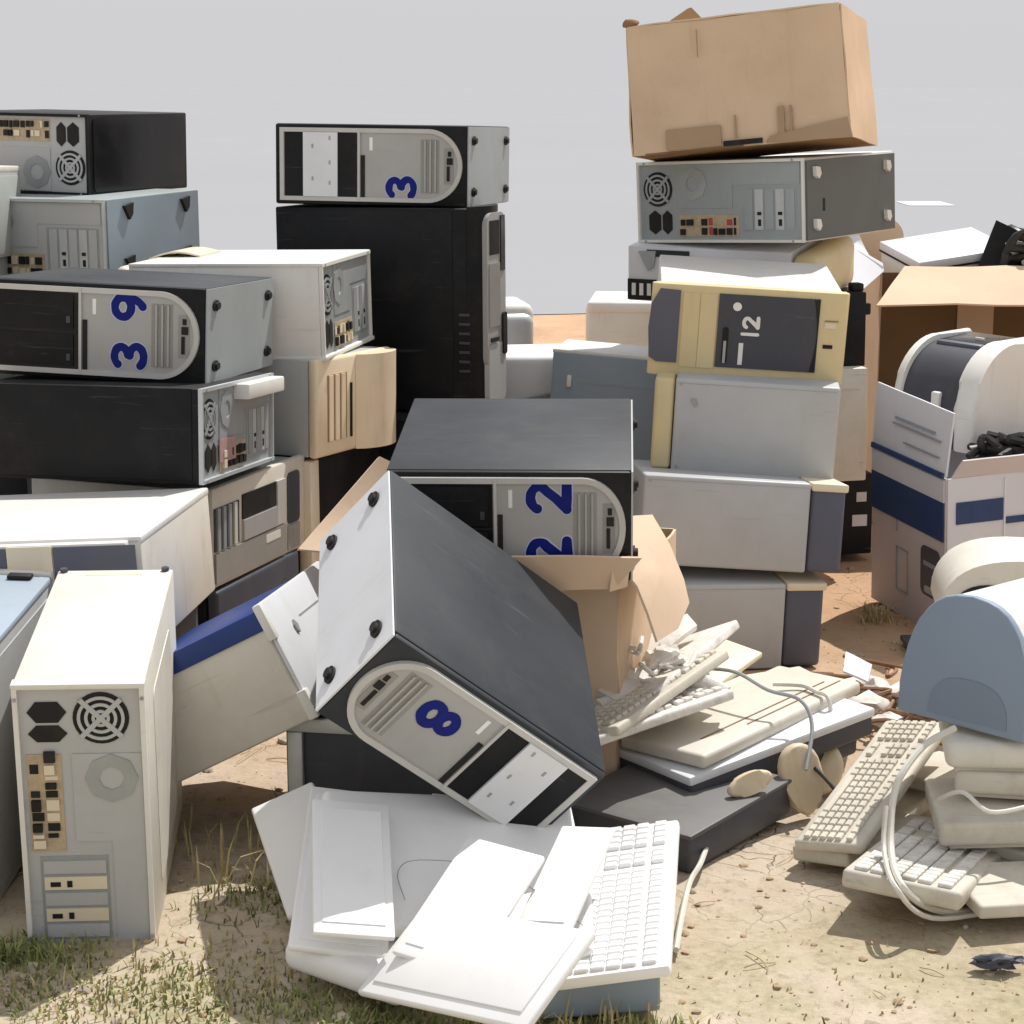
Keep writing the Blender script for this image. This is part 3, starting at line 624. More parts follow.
t = thing('desktop_case','white case with red ports in its back panel, four white feet on its dark base','computer case','white2'); w_,d_,h_ = dims('white2')
bm = B(); rbox(bm,-w_/2,w_/2,-d_/2,d_/2,0,h_,.003); finish('chassis',bm,white,t)
rear(t, lie_rear(w_,d_,h_,False), h_, w_, white, feetgray, style=2)
Rr = right(w_,d_,h_); baseg = M('dark_grey_base', (.115,.125,.122), .5, dirt=.1, var=.06)
bm = B(); rect(bm,Rr,.002,d_-.002,.004,h_-.006,0,.006); finish('base_panel',bm,baseg,t)
for u,v_ in ((.04,.04),(.04,h_-.035),(d_-.05,.04),(d_-.05,h_-.035)):
    bm = B(); poly(bm,Rr,[(u-.012,v_+.014),(u+.008,v_+.012),(u+.014,v_-.004),(u+.004,v_-.015),(u-.010,v_-.008)],.006,.016); finish('foot',bm,white,t)
on(Rr,t,'slot',hole,(.075,.085,.07,.10),.006,.0068)
t = thing('desktop_case','slim pale case with a rounded beige end, squeezed under the white case with white feet','computer case','case3'); w_,d_,h_ = dims('case3')
bm = B(); rbox(bm,-w_/2,w_/2-.03,-d_/2,d_/2,0,h_,.004); finish('chassis',bm,coolwhite,t)
bm = B(); rbox(bm,w_/2-.03,w_/2+.045,-d_/2-.005,d_/2-.05,-.002,h_-.004,.03,4); finish('bezel',bm,tan,t)
Ff=front(w_,d_,h_); on(Ff,t,'port_block',hole,(.0,.075,.003,.055),0,.003); on(Ff,t,'slot_cover',dark,(.05,.16,h_-.025,h_-.008),0,.003)
for k in range(3): on(Ff,t,'port',white,(.012+.02*k,.022+.02*k,.015,.045),.003,.006)
bm = B(); poly(bm,Ff,[(.03,h_-.012),(.075,h_-.010),(.07,h_-.05),(.055,h_-.06)],.0,.010); finish('bracket',bm,steelD,t)
t,w_,d_,h_ = plain_case('rearbeige','plain grey beige case in the rear right stack behind the numbered beige one',warmwhite,'desktop_case')
bm=B(); rbox(bm,-w_/2+.02,w_/2-.02,-d_/2-.002,-d_/2,.02,h_-.02,.001); finish('side_panel',bm,warmwhite,t)
t,w_,d_,h_ = plain_case('rearblack','black case with two pale square stickers on the ground beneath the rear right stack',black,'desktop_case')
Ff=front(w_,d_,h_); on(Ff,t,'label_sticker',printw,(w_-.045,w_-.018,.14,.165),0,.001); on(Ff,t,'label_sticker',printw,(w_-.055,w_-.015,.075,.105),0,.001)
t,w_,d_,h_ = plain_case('rearsmall','black device wedged behind the beige case marked 12',black,'audio_device')
bm=B(); rbox(bm,w_/2,w_/2+.02,-d_/2+.02,-d_/2+.06,h_-.06,h_-.03,.004); finish('knob',bm,hole,t); bm=B(); rbox(bm,w_/2-.03,w_/2,-d_/2+.02,-d_/2+.06,h_,h_+.02,.004); finish('knob',bm,hole,t)

t = thing('desktop_case','white topped beige computer marked 12 in white on a dark door','computer','pc12'); w_,d_,h_ = dims('pc12')
bm = B(); rbox(bm,-w_/2+.012,w_/2-.012,-d_/2+.035,d_/2,0,h_,.004); finish('chassis',bm,white,t)
bm = B(); pr=[(-w_/2+.03,.035),(-w_/2+.008,.030),(-w_/2-.006,.016),(-w_/2-.004,.004),(-w_/2+.012,0),(w_/2-.02,0),(w_/2-.004,.004),(w_/2+.002,.014),(w_/2-.004,.035)]
prism(bm,[(a,b-d_/2) for a,b in pr],.0,h_+.001,'z',.003); bz=finish('bezel',bm,tan,t)
Ff=front(w_,d_,h_)
def X(u): return w_*u
bm=B(); k=[]; 
poly(bm,Ff,[(X(.135),.030),(X(.135),h_-.012),(X(.03),h_-.010),(X(-.012),h_*.78),(X(-.022),h_*.5),(X(-.010),h_*.2),(X(.03),.030)],-.02,.004); finish('corner_block',bm,slateB,bz)
on(Ff,bz,'drive_door',tan,(X(.15),X(.237),.022,h_-.016),0,.0025); on(Ff,bz,'drive_door',tan,(X(.240),X(.327),.022,h_-.016),0,.0025)
dr = on(Ff,bz,'drive_door',slate,(X(.335),X(.855),.026,h_-.014),0,.004)
bm=B(); a0=[(X(.825)+.010*math.sin(PI*k/10),.028+(h_-.044)*k/10) for k in range(11)]; poly(bm,Ff,a0+[(X(.852),h_-.016),(X(.852),.028)],.004,.006); finish('door_edge',bm,hole,dr)
on(Ff,dr,'power_button',gloss,(X(.365),X(.395),.035,.115),.004,.006,.006); on(Ff,dr,'led_window',silver,(X(.372),X(.386),.036,.085),.006,.0068)
bm=B(); disc(bm,Ff,X(.43),h_-.040,.0095,.004,.0055,16); finish('round_sticker',bm,whitep,dr)
on(Ff,dr,'white_bar',whitep,(X(.452),X(.475),.034,.082),.004,.0052)
number(dr,Ff,'1',X(.505),.102,.034,whitep,(-1,0),.20,.004,.005); number(dr,Ff,'2',X(.507),.127,.036,whitep,(-1,0),.22,.004,.005)
on(Ff,bz,'badge',cream,(X(.885),X(.945),h_*.62,h_*.68),0,.0015); on(Ff,bz,'slot',hole,(X(.885),X(.935),h_*.40,h_*.44),0,.002); on(Ff,bz,'slot',cardin,(X(.885),X(.955),h_*.695,h_*.705),0,.002)

def side_case(key,label,side,bmat,bw,capm=None,dent=True):
    t = thing('desktop_case',label,'computer case',key); w_,d_,h_ = dims(key)
    a,b=(-w_/2+bw,w_/2) if side<0 else (-w_/2,w_/2-bw)
    bm=B(); rbox(bm,a,b,-d_/2,d_/2,0,h_,.006,3); finish('side_panel',bm,grayp,t)
    a,b=(-w_/2,-w_/2+bw-.002) if side<0 else (w_/2-bw+.002,w_/2)
    bm=B(); rbox(bm,a,b,-d_/2+.004,d_/2-.01,.003,h_-.002,.010,3); bz=finish('bezel',bm,bmat,t)
    if capm: 
        bm=B(); rbox(bm,a,b+.004,-d_/2-.001,d_/2-.012,h_-.016,h_+.001,.004); finish('bezel_cap',bm,capm,bz)
    Ff=front(w_,d_,h_)
    for u,v in ((.012,.012),(.012,h_-.012)):
        bm=B(); disc(bm,Ff,(bw+u if side<0 else u),v,.0035,0,.0012,10); finish('screw',bm,steelD,t)
    bm=B(); rect(bm,Ff,(bw+.003 if side<0 else .004),(w_-.006 if side<0 else w_-bw-.004),h_-.0105,h_-.0095,0,.0006); finish('seam',bm,steelD,t)
    if dent:
        bm=B(); u,v=(bw+.04,h_-.05); poly(bm,Ff,[(u-.006,v+.006),(u+.006,v+.008),(u+.010,v-.006),(u+.003,v-.010)],0,.003); finish('latch',bm,steelD,t)
    return t
side_case('gray5','grey sided case with a narrow tan bezel on its left, under the one marked 12',-1,tan,.045)
side_case('gray6','grey sided case with a slate bezel, sitting on the lowest case of its stack',1,slateB,.075,cream,False)
side_case('gray7','grey sided case with slate bezel on the dirt, lowest of the front right stack',1,slateB,.085,cream,False)

# ------------------------------------------------------------------ centre
oval_pc('pc22','black computer marked 22 in blue, lying level on the open cardboard box in the middle',[('2',.665,.27),('2',.665,.77)],sidem=grayp,topm=dark)
oval_pc('pc8','charcoal computer marked 8 in blue, tipped over in front of the one marked 22',[('8',.655,.60)],mirror=True,cdrive=True,sidem=coolwhite,topm=dark,frontm=dark)
t = thing('desktop_case','pale case with a royal blue strip, tipped on its edge beside the white tower','computer case','tilt1'); w_,d_,h_ = dims('tilt1')
bm=B(); rbox(bm,-w_/2,w_/2,-d_/2,d_/2,0,h_,.005,3); finish('chassis',bm,warmwhite,t)
bm=B(); rbox(bm,-w_/2-.002,w_/2-.004,-d_/2-.004,d_/2+.002,h_-.030,h_+.003,.002); finish('blue_strip',bm,royal,t)
bm=B(); rbox(bm,w_/2,w_/2+.008,-d_/2+.002,d_/2,.0,h_+.012,.003); sp=finish('side_panel',bm,coolwhite,t)
bm=B(); rbox(bm,w_/2-.004,w_/2+.014,-d_/2-.008,-d_/2+.010,.0,.05,.003); finish('panel_lip',bm,white,sp)
bm=B(); rbox(bm,w_/2-.003,w_/2+.012,-d_/2-.008,-d_/2+.008,h_-.05,h_+.012,.003); finish('panel_lip',bm,white,sp)
Rr=Fr((w_/2+.008,-d_/2,0),(0,1,0),(0,0,1)); bm=B(); poly(bm,Rr,[(.10,h_-.05),(.106,h_-.042),(.116,h_-.052),(.112,h_-.066),(.104,h_-.062)],0,.004); finish('latch',bm,steelD,sp)
on(Rr,sp,'seam',steelD,(.15,.29,h_-.045,h_-.042),0,.0008)

# open carton carrying the computer marked 22
def at(px,py,D):   # a point seen from the camera at the depth D
    f,p,h=CAM; p=math.radians(p); x=(px-512)/f*D; u=-(py-512)/f*D
    return Vector((x,D*math.cos(p)+u*math.sin(p),h-D*math.sin(p)+u*math.cos(p)))
def low(px,py,z=.006):   # the same, at the height z
    f,p,h=CAM; p=math.radians(p)
    return at(px,py,(h-z)/(math.sin(p)+(py-512)/f*math.cos(p)))
t = thing('cardboard_box','open cardboard box carrying the computer marked 22','box',loc=(.062,3.565,0),rot=(0,0,math.radians(-17)))
LM=(Matrix.Translation(t.location)@t.rotation_euler.to_matrix().to_4x4()).inverted()
cw,cdp,ch=.37,.42,.392
def wall(name,q,mat=cardb,seed=0,wob=.008,th=.005,nu=10,nv=8,bend=0):
    bm=B(); sheet(bm,q,nu,nv,th,wob,bend,seed); return finish(name,bm,mat,t)
wall('wall',[(-cw/2,-cdp/2,0),(cw/2,-cdp/2,0),(cw/2,-cdp/2,ch),(-cw/2,-cdp/2,ch)],cardlight,1,.012)
wall('wall',[(cw/2,-cdp/2,0),(cw/2,cdp/2,0),(cw/2,cdp/2,ch),(cw/2,-cdp/2,ch)],cardb,2,.012)
wall('wall',[(-cw/2,cdp/2,0),(-cw/2,-cdp/2,0),(-cw/2,-cdp/2,ch),(-cw/2,cdp/2,ch)],cardb,3)
wall('wall',[(cw/2,cdp/2,0),(-cw/2,cdp/2,0),(-cw/2,cdp/2,ch),(cw/2,cdp/2,ch)],cardb,4)
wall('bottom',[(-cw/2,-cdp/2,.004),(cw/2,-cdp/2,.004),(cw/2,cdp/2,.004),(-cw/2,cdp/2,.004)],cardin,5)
def wq(*p): return [LM@at(*a) for a in p]
wall('flap',wq((520,592,3.355),(614,588,3.345),(642,556,3.30),(508,556,3.32)),cardlight,6,.006)
fp_=wq((617,566,3.36),(619,530,3.44),(628,517,3.50),(650,516,3.56),(668,545,3.56),(682,580,3.54),(687,604,3.50),(676,630,3.42),(655,643,3.35),(645,615,3.35),(634,588,3.35))
bm=B(); ctr=sum(fp_,Vector())/len(fp_); nn=(fp_[3]-fp_[0]).cross(fp_[7]-fp_[0]).normalized()
if nn.y>0: nn=-nn
lo_=[]
for s_ in (0,.0045):
    rg=[[bm.verts.new(ctr+(p-ctr)*k+nn*(s_+.020*(1-k*k)+.004*noise.noise(p*9))) for p in fp_] for k in (1,.66,.33)]; cv0=bm.verts.new(ctr+nn*(s_+.020))
    m_=len(fp_)
    for a_ in range(m_):
        for q_ in (0,1): bm.faces.new((rg[q_][a_],rg[q_][(a_+1)%m_],rg[q_+1][(a_+1)%m_],rg[q_+1][a_]))
        bm.faces.new((rg[2][a_],rg[2][(a_+1)%m_],cv0))
    lo_.append(rg[0])
for a_ in range(m_): bm.faces.new((lo_[0][a_],lo_[0][(a_+1)%m_],lo_[1][(a_+1)%m_],lo_[1][a_]))
finish('flap',bm,cardlight,t)
fa=wq((300,548,3.50),(380,456,3.68))
wall('flap',[(-cw/2,cdp/2-.01,ch),(-cw/2,-cdp/2+.06,ch),fa[0],fa[1]],cardlight,8,.008)
wall('torn_corner',wq((608,590,3.34),(626,585,3.35),(630,556,3.33),(612,558,3.31)),cardlight,9,.006)

# ------------------------------------------------------------------ far right: big carton, printers, printer carton
t = thing('cardboard_box','big open carton of scrap behind the printers at the far right','box',loc=(1.51,5.90,0))
cw,cdp,ch=.98,.56,.70
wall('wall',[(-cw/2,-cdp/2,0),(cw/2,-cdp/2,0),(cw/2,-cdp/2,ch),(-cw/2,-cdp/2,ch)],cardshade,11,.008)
wall('wall',[(cw/2,-cdp/2,0),(cw/2,cdp/2,0),(cw/2,cdp/2,ch),(cw/2,-cdp/2,ch)],cardb,12)
wall('wall',[(-cw/2,cdp/2,0),(-cw/2,-cdp/2,0),(-cw/2,-cdp/2,ch),(-cw/2,cdp/2,ch)],cardb,13)
wall('wall',[(cw/2,cdp/2,0),(-cw/2,cdp/2,0),(-cw/2,cdp/2,ch),(cw/2,cdp/2,ch)],cardb,14)
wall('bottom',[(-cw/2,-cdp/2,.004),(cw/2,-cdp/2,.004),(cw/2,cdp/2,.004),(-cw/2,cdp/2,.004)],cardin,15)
wall('flap',[(-cw/2-.055,-cdp/2-.23,ch-.068),(cw/2+.02,-cdp/2-.23,ch-.075),(cw/2,-cdp/2,ch+.012),(-cw/2+.06,-cdp/2,ch+.012)],cardlight,16,.008)
bm=B(); Fs=Fr((-cw/2-.01,.16,ch),(1,0,0),Vector((0,-.25,1)).normalized())
poly(bm,Fs,[(.02,0),(-.05,.06),(-.055,.115)]+[(.07+.075*math.cos(a),.065+.07*math.sin(a)) for a in [PI*.62-PI*.62*k/10 for k in range(11)]]+[(.15,0)],0,.006); finish('flap',bm,cardlight,t)
bm=B(); sheet(bm,[(-cw/2-.0,-cdp/2+.0,ch+.01),(-cw/2+.0,-cdp/2+.22,ch+.02),(-cw/2-.065,-cdp/2+.06,ch+.105),(-cw/2-.13,-cdp/2+.02,ch+.09)],8,6,.005,.006,0,18); finish('flap',bm,printw,t)
bm=B(); sheet(bm,[(-cw/2-.0,-cdp/2-.002,ch+.0),(-cw/2-.0,-cdp/2+.02,ch+.02),(-cw/2-.12,-cdp/2+.02,ch+.09),(-cw/2-.10,-cdp/2-.14,ch-.055)],8,6,.005,.004,0,19); finish('flap',bm,printw,t)
on(Fr((-cw/2,-cdp/2-.006,0),(1,0,0),(0,0,1)),t,'tape',tapem,(.21,.31,.30,ch-.02),-.006,.002)
tc_ = thing('small_case','white flat case lying in the big carton at the far right','computer case',loc=(1.245,5.86,.655),rot=(math.radians(10),math.radians(-7),math.radians(16)))
bm=B(); rbox(bm,-.145,.145,-.12,.12,0,.080,.006); finish('chassis',bm,white,tc_)
bm=B(); rbox(bm,-.148,.148,-.123,.123,.083,.108,.004); finish('cover',bm,coolwhite,tc_)
bm=B(); rbox(bm,-.1485,.1485,-.1235,.1235,.079,.0835,0); finish('seam',bm,hole,tc_)
bm=B(); sheet(bm,[(1.30,5.72,.695),(1.45,5.70,.69),(1.52,5.78,.76),(1.355,5.74,.835)],6,5,.012,.03,0,3); tag(finish('plastic_scrap',bm,hole),'jagged black plastic sheet standing in the big carton','scrap')
for k,(mt,lab,nm) in enumerate(((cableb,'tangle of black cables in the big carton at the right edge','cable'),(cablew,'white and grey cables lying over the black tangle in the big carton','cable'))):
    rd=random.Random(k+3); bm=B()
    for q in range(22 if k==0 else 6):
        a=[(1.42+rd.uniform(-.05,.34),5.70+rd.uniform(-.05,.2),.70+rd.uniform(-.03,.11)) for _ in range(6)]
        tube(bm,a,.012 if k==0 else .008,7,6)
    if k==0: lump(bm,(1.55,5.76,.70),.10,4,.5,(1.6,1,.7))
    tag(finish(nm,bm,mt),lab,'cable')
bm=B(); sheet(bm,[(1.46,5.66,.70),(1.62,5.655,.70),(1.62,5.70,.735),(1.48,5.70,.725)],6,3,.006,.02,0,8); tag(finish('plastic_scrap',bm,redp),'thin red scrap at the rim of the big carton','scrap')

t = thing('printer_carton','white and blue printed printer carton with raised flaps, under the laser printer','box','prbox'); w_,d_,h_ = dims('prbox'); w_+=.12
o=w_/2-.06
def pw(name,q,mat=printw,seed=0,wob=.005,nu=8,nv=8):
    bm=B(); sheet(bm,[(p[0]+.06,p[1],p[2]) for p in q],nu,nv,.005,wob,0,seed); return finish(name,bm,mat,t)
lw=pw('wall',[(-w_/2,d_/2,0),(-w_/2,-d_/2,0),(-w_/2,-d_/2,h_),(-w_/2,d_/2,h_)],printm,21)
fw=pw('wall',[(-w_/2,-d_/2,0),(w_/2,-d_/2,0),(w_/2,-d_/2,h_),(-w_/2,-d_/2,h_)],printw,22)
pw('wall',[(w_/2,-d_/2,0),(w_/2,d_/2,0),(w_/2,d_/2,h_),(w_/2,-d_/2,h_)],printw,23); pw('wall',[(w_/2,d_/2,0),(-w_/2,d_/2,0),(-w_/2,d_/2,h_),(w_/2,d_/2,h_)],printw,24)
pw('bottom',[(-w_/2,-d_/2,.003),(w_/2,-d_/2,.003),(w_/2,d_/2,.003),(-w_/2,d_/2,.003)],cardin,24)
fl=pw('flap',[(-w_/2,d_/2,h_+.004),(-w_/2,-d_/2,h_+.004),(-w_/2+.02,-d_/2,h_+.145),(-w_/2+.01,d_/2-.01,h_+.155)],printw,25,.004)
pw('flap',[(-w_/2+.01,-d_/2,h_+.002),(w_/2,-d_/2,h_+.002),(w_/2,-d_/2-.012,h_+.042),(-w_/2+.03,-d_/2-.012,h_+.042)],printm,26,.004)
Lf=Fr((-w_/2+.06-.0045,d_/2,0),(0,-1,0),(0,0,1)); Ff=Fr((-w_/2+.06,-d_/2-.0045,0),(1,0,0),(0,0,1))
Lf.o.x-=.001; Ff.o.y-=.001
on(Lf,lw,'blue_stripe',navy,(.002,d_-.004,h_-.145,h_-.055),-.004,.0015)
on(Lf,lw,'white_band',printw,(.002,d_-.004,h_-.055,h_-.004),-.004,.0008)
on(Ff,fw,'blue_stripe',navy,(.02,.135,h_-.105,h_-.055),-.004,.0015); on(Ff,fw,'blue_stripe',navy,(.142,w_-.003,h_-.115,h_-.100),-.004,.0015); on(Ff,fw,'white_band',coolwhite,(.138,.142,.0,h_-.01),-.004,.0006)
pic=on(Lf,lw,'printed_printer_picture',slate,(.255,.345,.085,.20),-.004,.0012,.018); on(Lf,pic,'printed_highlight',ink,(.270,.330,.155,.165),.0012,.0018); on(Lf,pic,'printed_highlight',silver,(.275,.340,.092,.108),.0012,.0018,.006)
for a in ((.13,.19,.16,.163),(.13,.19,.06,.063),(.13,.1325,.06,.163),(.1875,.19,.06,.163),(.13,.135,.20,.26)): on(Lf,lw,'printed_line',ink,a,-.004,.0008)
Lg=Fr((-w_/2+.06-.007,d_/2,h_),(0,-1,0),Vector((.015,0,.145)).normalized()); Lg.N.normalize()
on(Lg,fl,'blue_stripe',navy,(.004,d_-.006,.0,.012),-.0025,.0035)
for a in ((.10,.33,.075,.079),(.11,.30,.088,.094),(.16,.33,.040,.043)): on(Lg,fl,'printed_line',ink,a,-.0025,.0035)
for k,(x,y,r_) in enumerate(((1.10,4.52,.035),(1.17,4.50,.03),(1.22,4.56,.04))):
    pass
bm=B()
rd=random.Random(5)
for q in range(6): tube(bm,[(1.03+rd.uniform(0,.28),4.50+rd.uniform(-.02,.10),.345+rd.uniform(-.02,.06)) for _ in range(5)],.006,6,5)
b2=B()
for q in range(16): tube(b2,[(1.03+rd.uniform(0,.28),4.47+rd.uniform(-.02,.10),.375+rd.uniform(-.02,.06)) for _ in range(5)],.009,6,5)
lump(b2,(1.17,4.52,.365),.05,8,.5,(2.4,.8,.8)); tag(finish('cable',b2,cableb),'dark cables and scrap stuffed in the top of the printer carton','cable')
tag(finish('cable',bm,cablew),'pale cables spilling between the printer carton and the laser printer','cable')

t = thing('laser_printer','white laser printer with a dark curved paper cover, sitting in the printer carton','printer',loc=(1.10,4.80,.386),rot=(math.radians(2),math.radians(2),math.radians(-43)))
W,Dp,Hh=.22,.37,.235
def profl(ins=0,y0=0):
    r=.16-ins
    p=[(-Dp/2+ins+y0,0)]+[(-Dp/2+ins+y0+r-r*math.cos(a),Hh-ins-r*.85+r*.85*math.sin(a)) for a in [PI/2*k/10 for k in range(11)]]+[(Dp/2-.06,Hh-ins-.004),(Dp/2,Hh-.05),(Dp/2,0)]
    return p
bm=B(); prism(bm,profl(),W/2-.055,W/2,'x',.012); finish('side_pod',bm,white,t)
bm=B(); prism(bm,profl(),-W/2,-W/2+.018,'x',.006); finish('side_pod',bm,white,t)
bm=B(); prism(bm,profl(.014),-W/2+.018,W/2-.055,'x'); cv_=finish('paper_cover',bm,slate,t)
bm=B(); rbox(bm,-W/2+.022,W/2-.06,-.02,Dp/2-.07,Hh-.016,Hh-.010,.002); finish('output_tray',bm,gloss,cv_)
bm=B(); rbox(bm,-W/2+.03,W/2-.07,-.055,-.03,Hh-.022,Hh-.008,.005); finish('tray_lip',bm,slateB,cv_)
bm=B(); rbox(bm,-.01,.012,-Dp/2+.004,-Dp/2+.022,.07,.13,.004); finish('lever',bm,white,cv_)
bm=B(); rbox(bm,-.02,.004,.02,.025,Hh-.012,Hh-.004,.001); finish('tab',bm,white,cv_)

def arch(wd,ht,k=20,e=.75): return [(-wd/2,0)]+[(-wd/2*math.cos(PI*i/k)*(abs(math.cos(PI*i/k))**(e-1) if 0<i<k and abs(math.cos(PI*i/k))>1e-4 else 1), ht*math.sin(PI*i/k)**.8 if 0<i<k else 0) for i in range(0,k+1)][1:-1]+[(wd/2,0)]
t = thing('inkjet_printer','rounded printer with a blue grey arched side, on the keyboard stack at the right edge','printer',loc=(.700,3.045,.222),rot=(math.radians(-3),math.radians(2),math.radians(-42)))
bm=B(); prism(bm,arch(.222,.205),.012,.30,'y',.004); finish('body',bm,white,t)
bm=B(); prism(bm,arch(.225,.208),-.004,.012,'y',.004); finish('side_panel',bm,archblue,t)
bm=B(); prism(bm,[(a*.62+.012,b*.32+.012) for a,b in arch(.222,.205)],-.0055,-.004,'y'); finish('side_recess',bm,archdark,t)
bm=B(); rbox(bm,.02,.19,.03,.28,-.004,.10,.01,3); finish('paper_tray',bm,paperw,t)
t = thing('printer_shell','empty white printer hood with a black mouth, behind the arched printer','printer',loc=(.985,3.70,.215),rot=(math.radians(-2),math.radians(2),math.radians(-8)))
bm=B(); prism(bm,arch(.36,.115,24),0,.26,'y',.006); finish('hood',bm,warmwhite,t)
bm=B(); prism(bm,[(a-.075,b+.0) for a,b in arch(.165,.066,20)],-.004,.0,'y'); finish('mouth',bm,hole,t)  # flat black plate paints the dark inside of the hood
bm=B(); rbox(bm,-.15,.17,.03,.25,-.20,0,.01); finish('base',bm,warmwhite,t)

# ------------------------------------------------------------------ things behind, between the stacks
def simple(name,label,cat,loc,rot,size,mat,r=.006,extra=None):
    t=thing(name,label,cat,loc=loc,rot=tuple(math.radians(a) for a in rot)); w_,d_,h_=size
    bm=B(); rbox(bm,-w_/2,w_/2,-d_/2,d_/2,0,h_,r,3); finish('body',bm,mat,t)
    return t,w_,d_,h_
t,w_,d_,h_=simple('monitor_case','off white box shaped housing on the dirt behind the numbered beige computer','housing',(.415,6.45,0),(0,0,-6),(.34,.36,.545),warmwhite,.02)
bm=B(); rbox(bm,-w_/2+.004,w_/2-.004,-d_/2-.006,d_/2-.02,h_-.03,h_+.006,.012,3); finish('cover',bm,white,t)
bm=B(); rbox(bm,.05,.06,-d_/2-.003,-d_/2,.48,.485,.001); finish('seam',bm,steelD,t)
t,w_,d_,h_=simple('desktop_case','blue grey case with one white latch, leaning in the gap left of the right stack','computer case',(.285,5.08,0),(0,3.5,-12),(.40,.20,.548),bluegray,.005)
bm=B(); rbox(bm,-w_/2-.002,w_/2+.002,-d_/2+.002,d_/2+.002,h_-.004,h_+.006,.003); finish('cover',bm,white,t)
bm=B(); rbox(bm,-w_/2+.04,-w_/2+.052,-d_/2-.008,-d_/2,h_-.085,h_-.055,.003); finish('latch',bm,white,t)
bm=B(); rect(bm,Fr((-w_/2,-d_/2,0),(1,0,0),(0,0,1)),.07,w_,h_-.072,h_-.070,0,.001); finish('seam',bm,steelD,t)
t=thing('inkjet_printer','white topped printer with dark curved base in the gap beside the tall black tower','printer',loc=(.035,5.30,.362),rot=(0,0,math.radians(8)))
bm=B(); rbox(bm,-.10,.13,-.13,.13,.03,.165,.02,4); finish('body',bm,paperw,t)
bm=B(); prism(bm,[(-.16,0),(.12,0),(.12,.03),(.09,.055),(.05,.07),(.0,.06),(-.06,.05),(-.16,.05)],-.15,-.132,'y',.004); finish('front_panel',bm,ventg,t)
bm=B(); rbox(bm,-.17,.14,-.14,.14,-.362,-.002,.01); finish('base',bm,slate,t)
t=thing('monitor','rounded grey and white monitor housing behind the tall black tower' ,'monitor',loc=(.0,5.80,.135),rot=(0,0,math.radians(10)))
bm=B(); rbox(bm,-.12,.045,-.12,.12,.26,.445,.03,4); finish('housing',bm,steel,t)
bm=B(); rbox(bm,-.122,.047,-.10,.125,.40,.470,.028,4); finish('top_cover',bm,white,t)
bm=B(); rbox(bm,-.12,.05,-.11,.11,-.135,.262,.01); finish('stand',bm,steelD,t)

# supports that show only in the gaps beneath the left and rear stacks
def filler(label,loc,rz,size,mat,bez=None,name='desktop_case'):
    t=thing(name,label,'computer case',loc=loc,rot=(0,0,math.radians(rz))); w_,d_,h_=size
    bm=B(); rbox(bm,-w_/2,w_/2,-d_/2,d_/2,0,h_,.004); finish('chassis',bm,mat,t)
    if bez:
        bm=B(); rbox(bm,w_/2,w_/2+.025,-d_/2+.003,d_/2-.003,.003,h_-.003,.008,3); finish('bezel',bm,bez,t)
    return t
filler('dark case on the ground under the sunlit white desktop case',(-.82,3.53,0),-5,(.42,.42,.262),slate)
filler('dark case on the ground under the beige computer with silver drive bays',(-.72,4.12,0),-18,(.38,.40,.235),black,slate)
FT=filler('beige computer on the ground under the yellowed bulging one, sides darkened as gap shade',(-.56,4.53,0),-22,(.36,.36,.416),slate,black)  # slate body and black bezel paint the dark gap beneath the stack
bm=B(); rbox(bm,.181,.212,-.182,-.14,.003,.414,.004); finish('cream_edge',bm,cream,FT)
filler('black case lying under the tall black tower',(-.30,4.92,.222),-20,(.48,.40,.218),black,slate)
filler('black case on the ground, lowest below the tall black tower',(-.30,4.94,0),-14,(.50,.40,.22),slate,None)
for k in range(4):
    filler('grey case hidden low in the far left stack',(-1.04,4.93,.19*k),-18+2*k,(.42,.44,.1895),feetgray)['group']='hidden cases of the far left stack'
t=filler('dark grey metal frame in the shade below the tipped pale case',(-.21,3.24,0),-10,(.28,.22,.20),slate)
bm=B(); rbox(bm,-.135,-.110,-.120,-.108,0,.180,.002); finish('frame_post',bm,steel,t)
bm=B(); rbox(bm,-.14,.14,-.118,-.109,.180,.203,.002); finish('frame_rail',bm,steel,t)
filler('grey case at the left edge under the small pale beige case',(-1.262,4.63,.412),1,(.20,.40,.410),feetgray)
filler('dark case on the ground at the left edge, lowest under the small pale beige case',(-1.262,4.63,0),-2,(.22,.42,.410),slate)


# ------------------------------------------------------------------ heap in the foreground
def slab(key,name,label,cat,mat,r=.005,seg=3,group=None):
    t=thing(name,label,cat,key,group=group); w_,d_,h_=dims(key)
    bm=B(); rbox(bm,-w_/2,w_/2,-d_/2,d_/2,0,h_,min(r,h_*.45),seg); finish('shell',bm,mat,t)
    return t,w_,d_,h_
def keys(t,w_,d_,h_,mat=keyw,ru=.016,bigger=False):
    # key field: rows along the short side, seen from above
    bm=B(); m=.008; L=d_-2*m; rows=6; pitch=(w_-2*m-.02)/rows
    y=-d_/2+m
    blocks=[(0,.66),(.685,.80),(.825,1)]
    rd=random.Random(int(d_*1e4))
    for r_ in range(rows):
        x0=-w_/2+m+.008+pitch*r_+(.006 if r_>4 else 0)
        for a,b_ in blocks:
            n=max(1,round((b_-a)*L/.0192)); st=(b_-a)*L/n; k=0
            while k<n:
                span=1
                if r_==0 and a==0 and k==4: span=6
                elif k in (0,) and a==0: span=1
                y0=y+a*L+st*k; y1=y0+st*span-.0028
                if not (a==.685 and r_ in (1,)): rbox(bm,x0,x0+pitch-.0028,y0,y1,h_-.001,h_+.006,.0016,1)
                k+=span
    finish('keys',bm,mat,t)
slab('plateA','case_panel','white panel leaning at the left end of the heap of white casings','panel',paperw,.005)
t,w_,d_,h_=slab('plateB','case_panel','white flat lid with grey shadow gap lying over the left end of the heap','panel',paperw,.004)
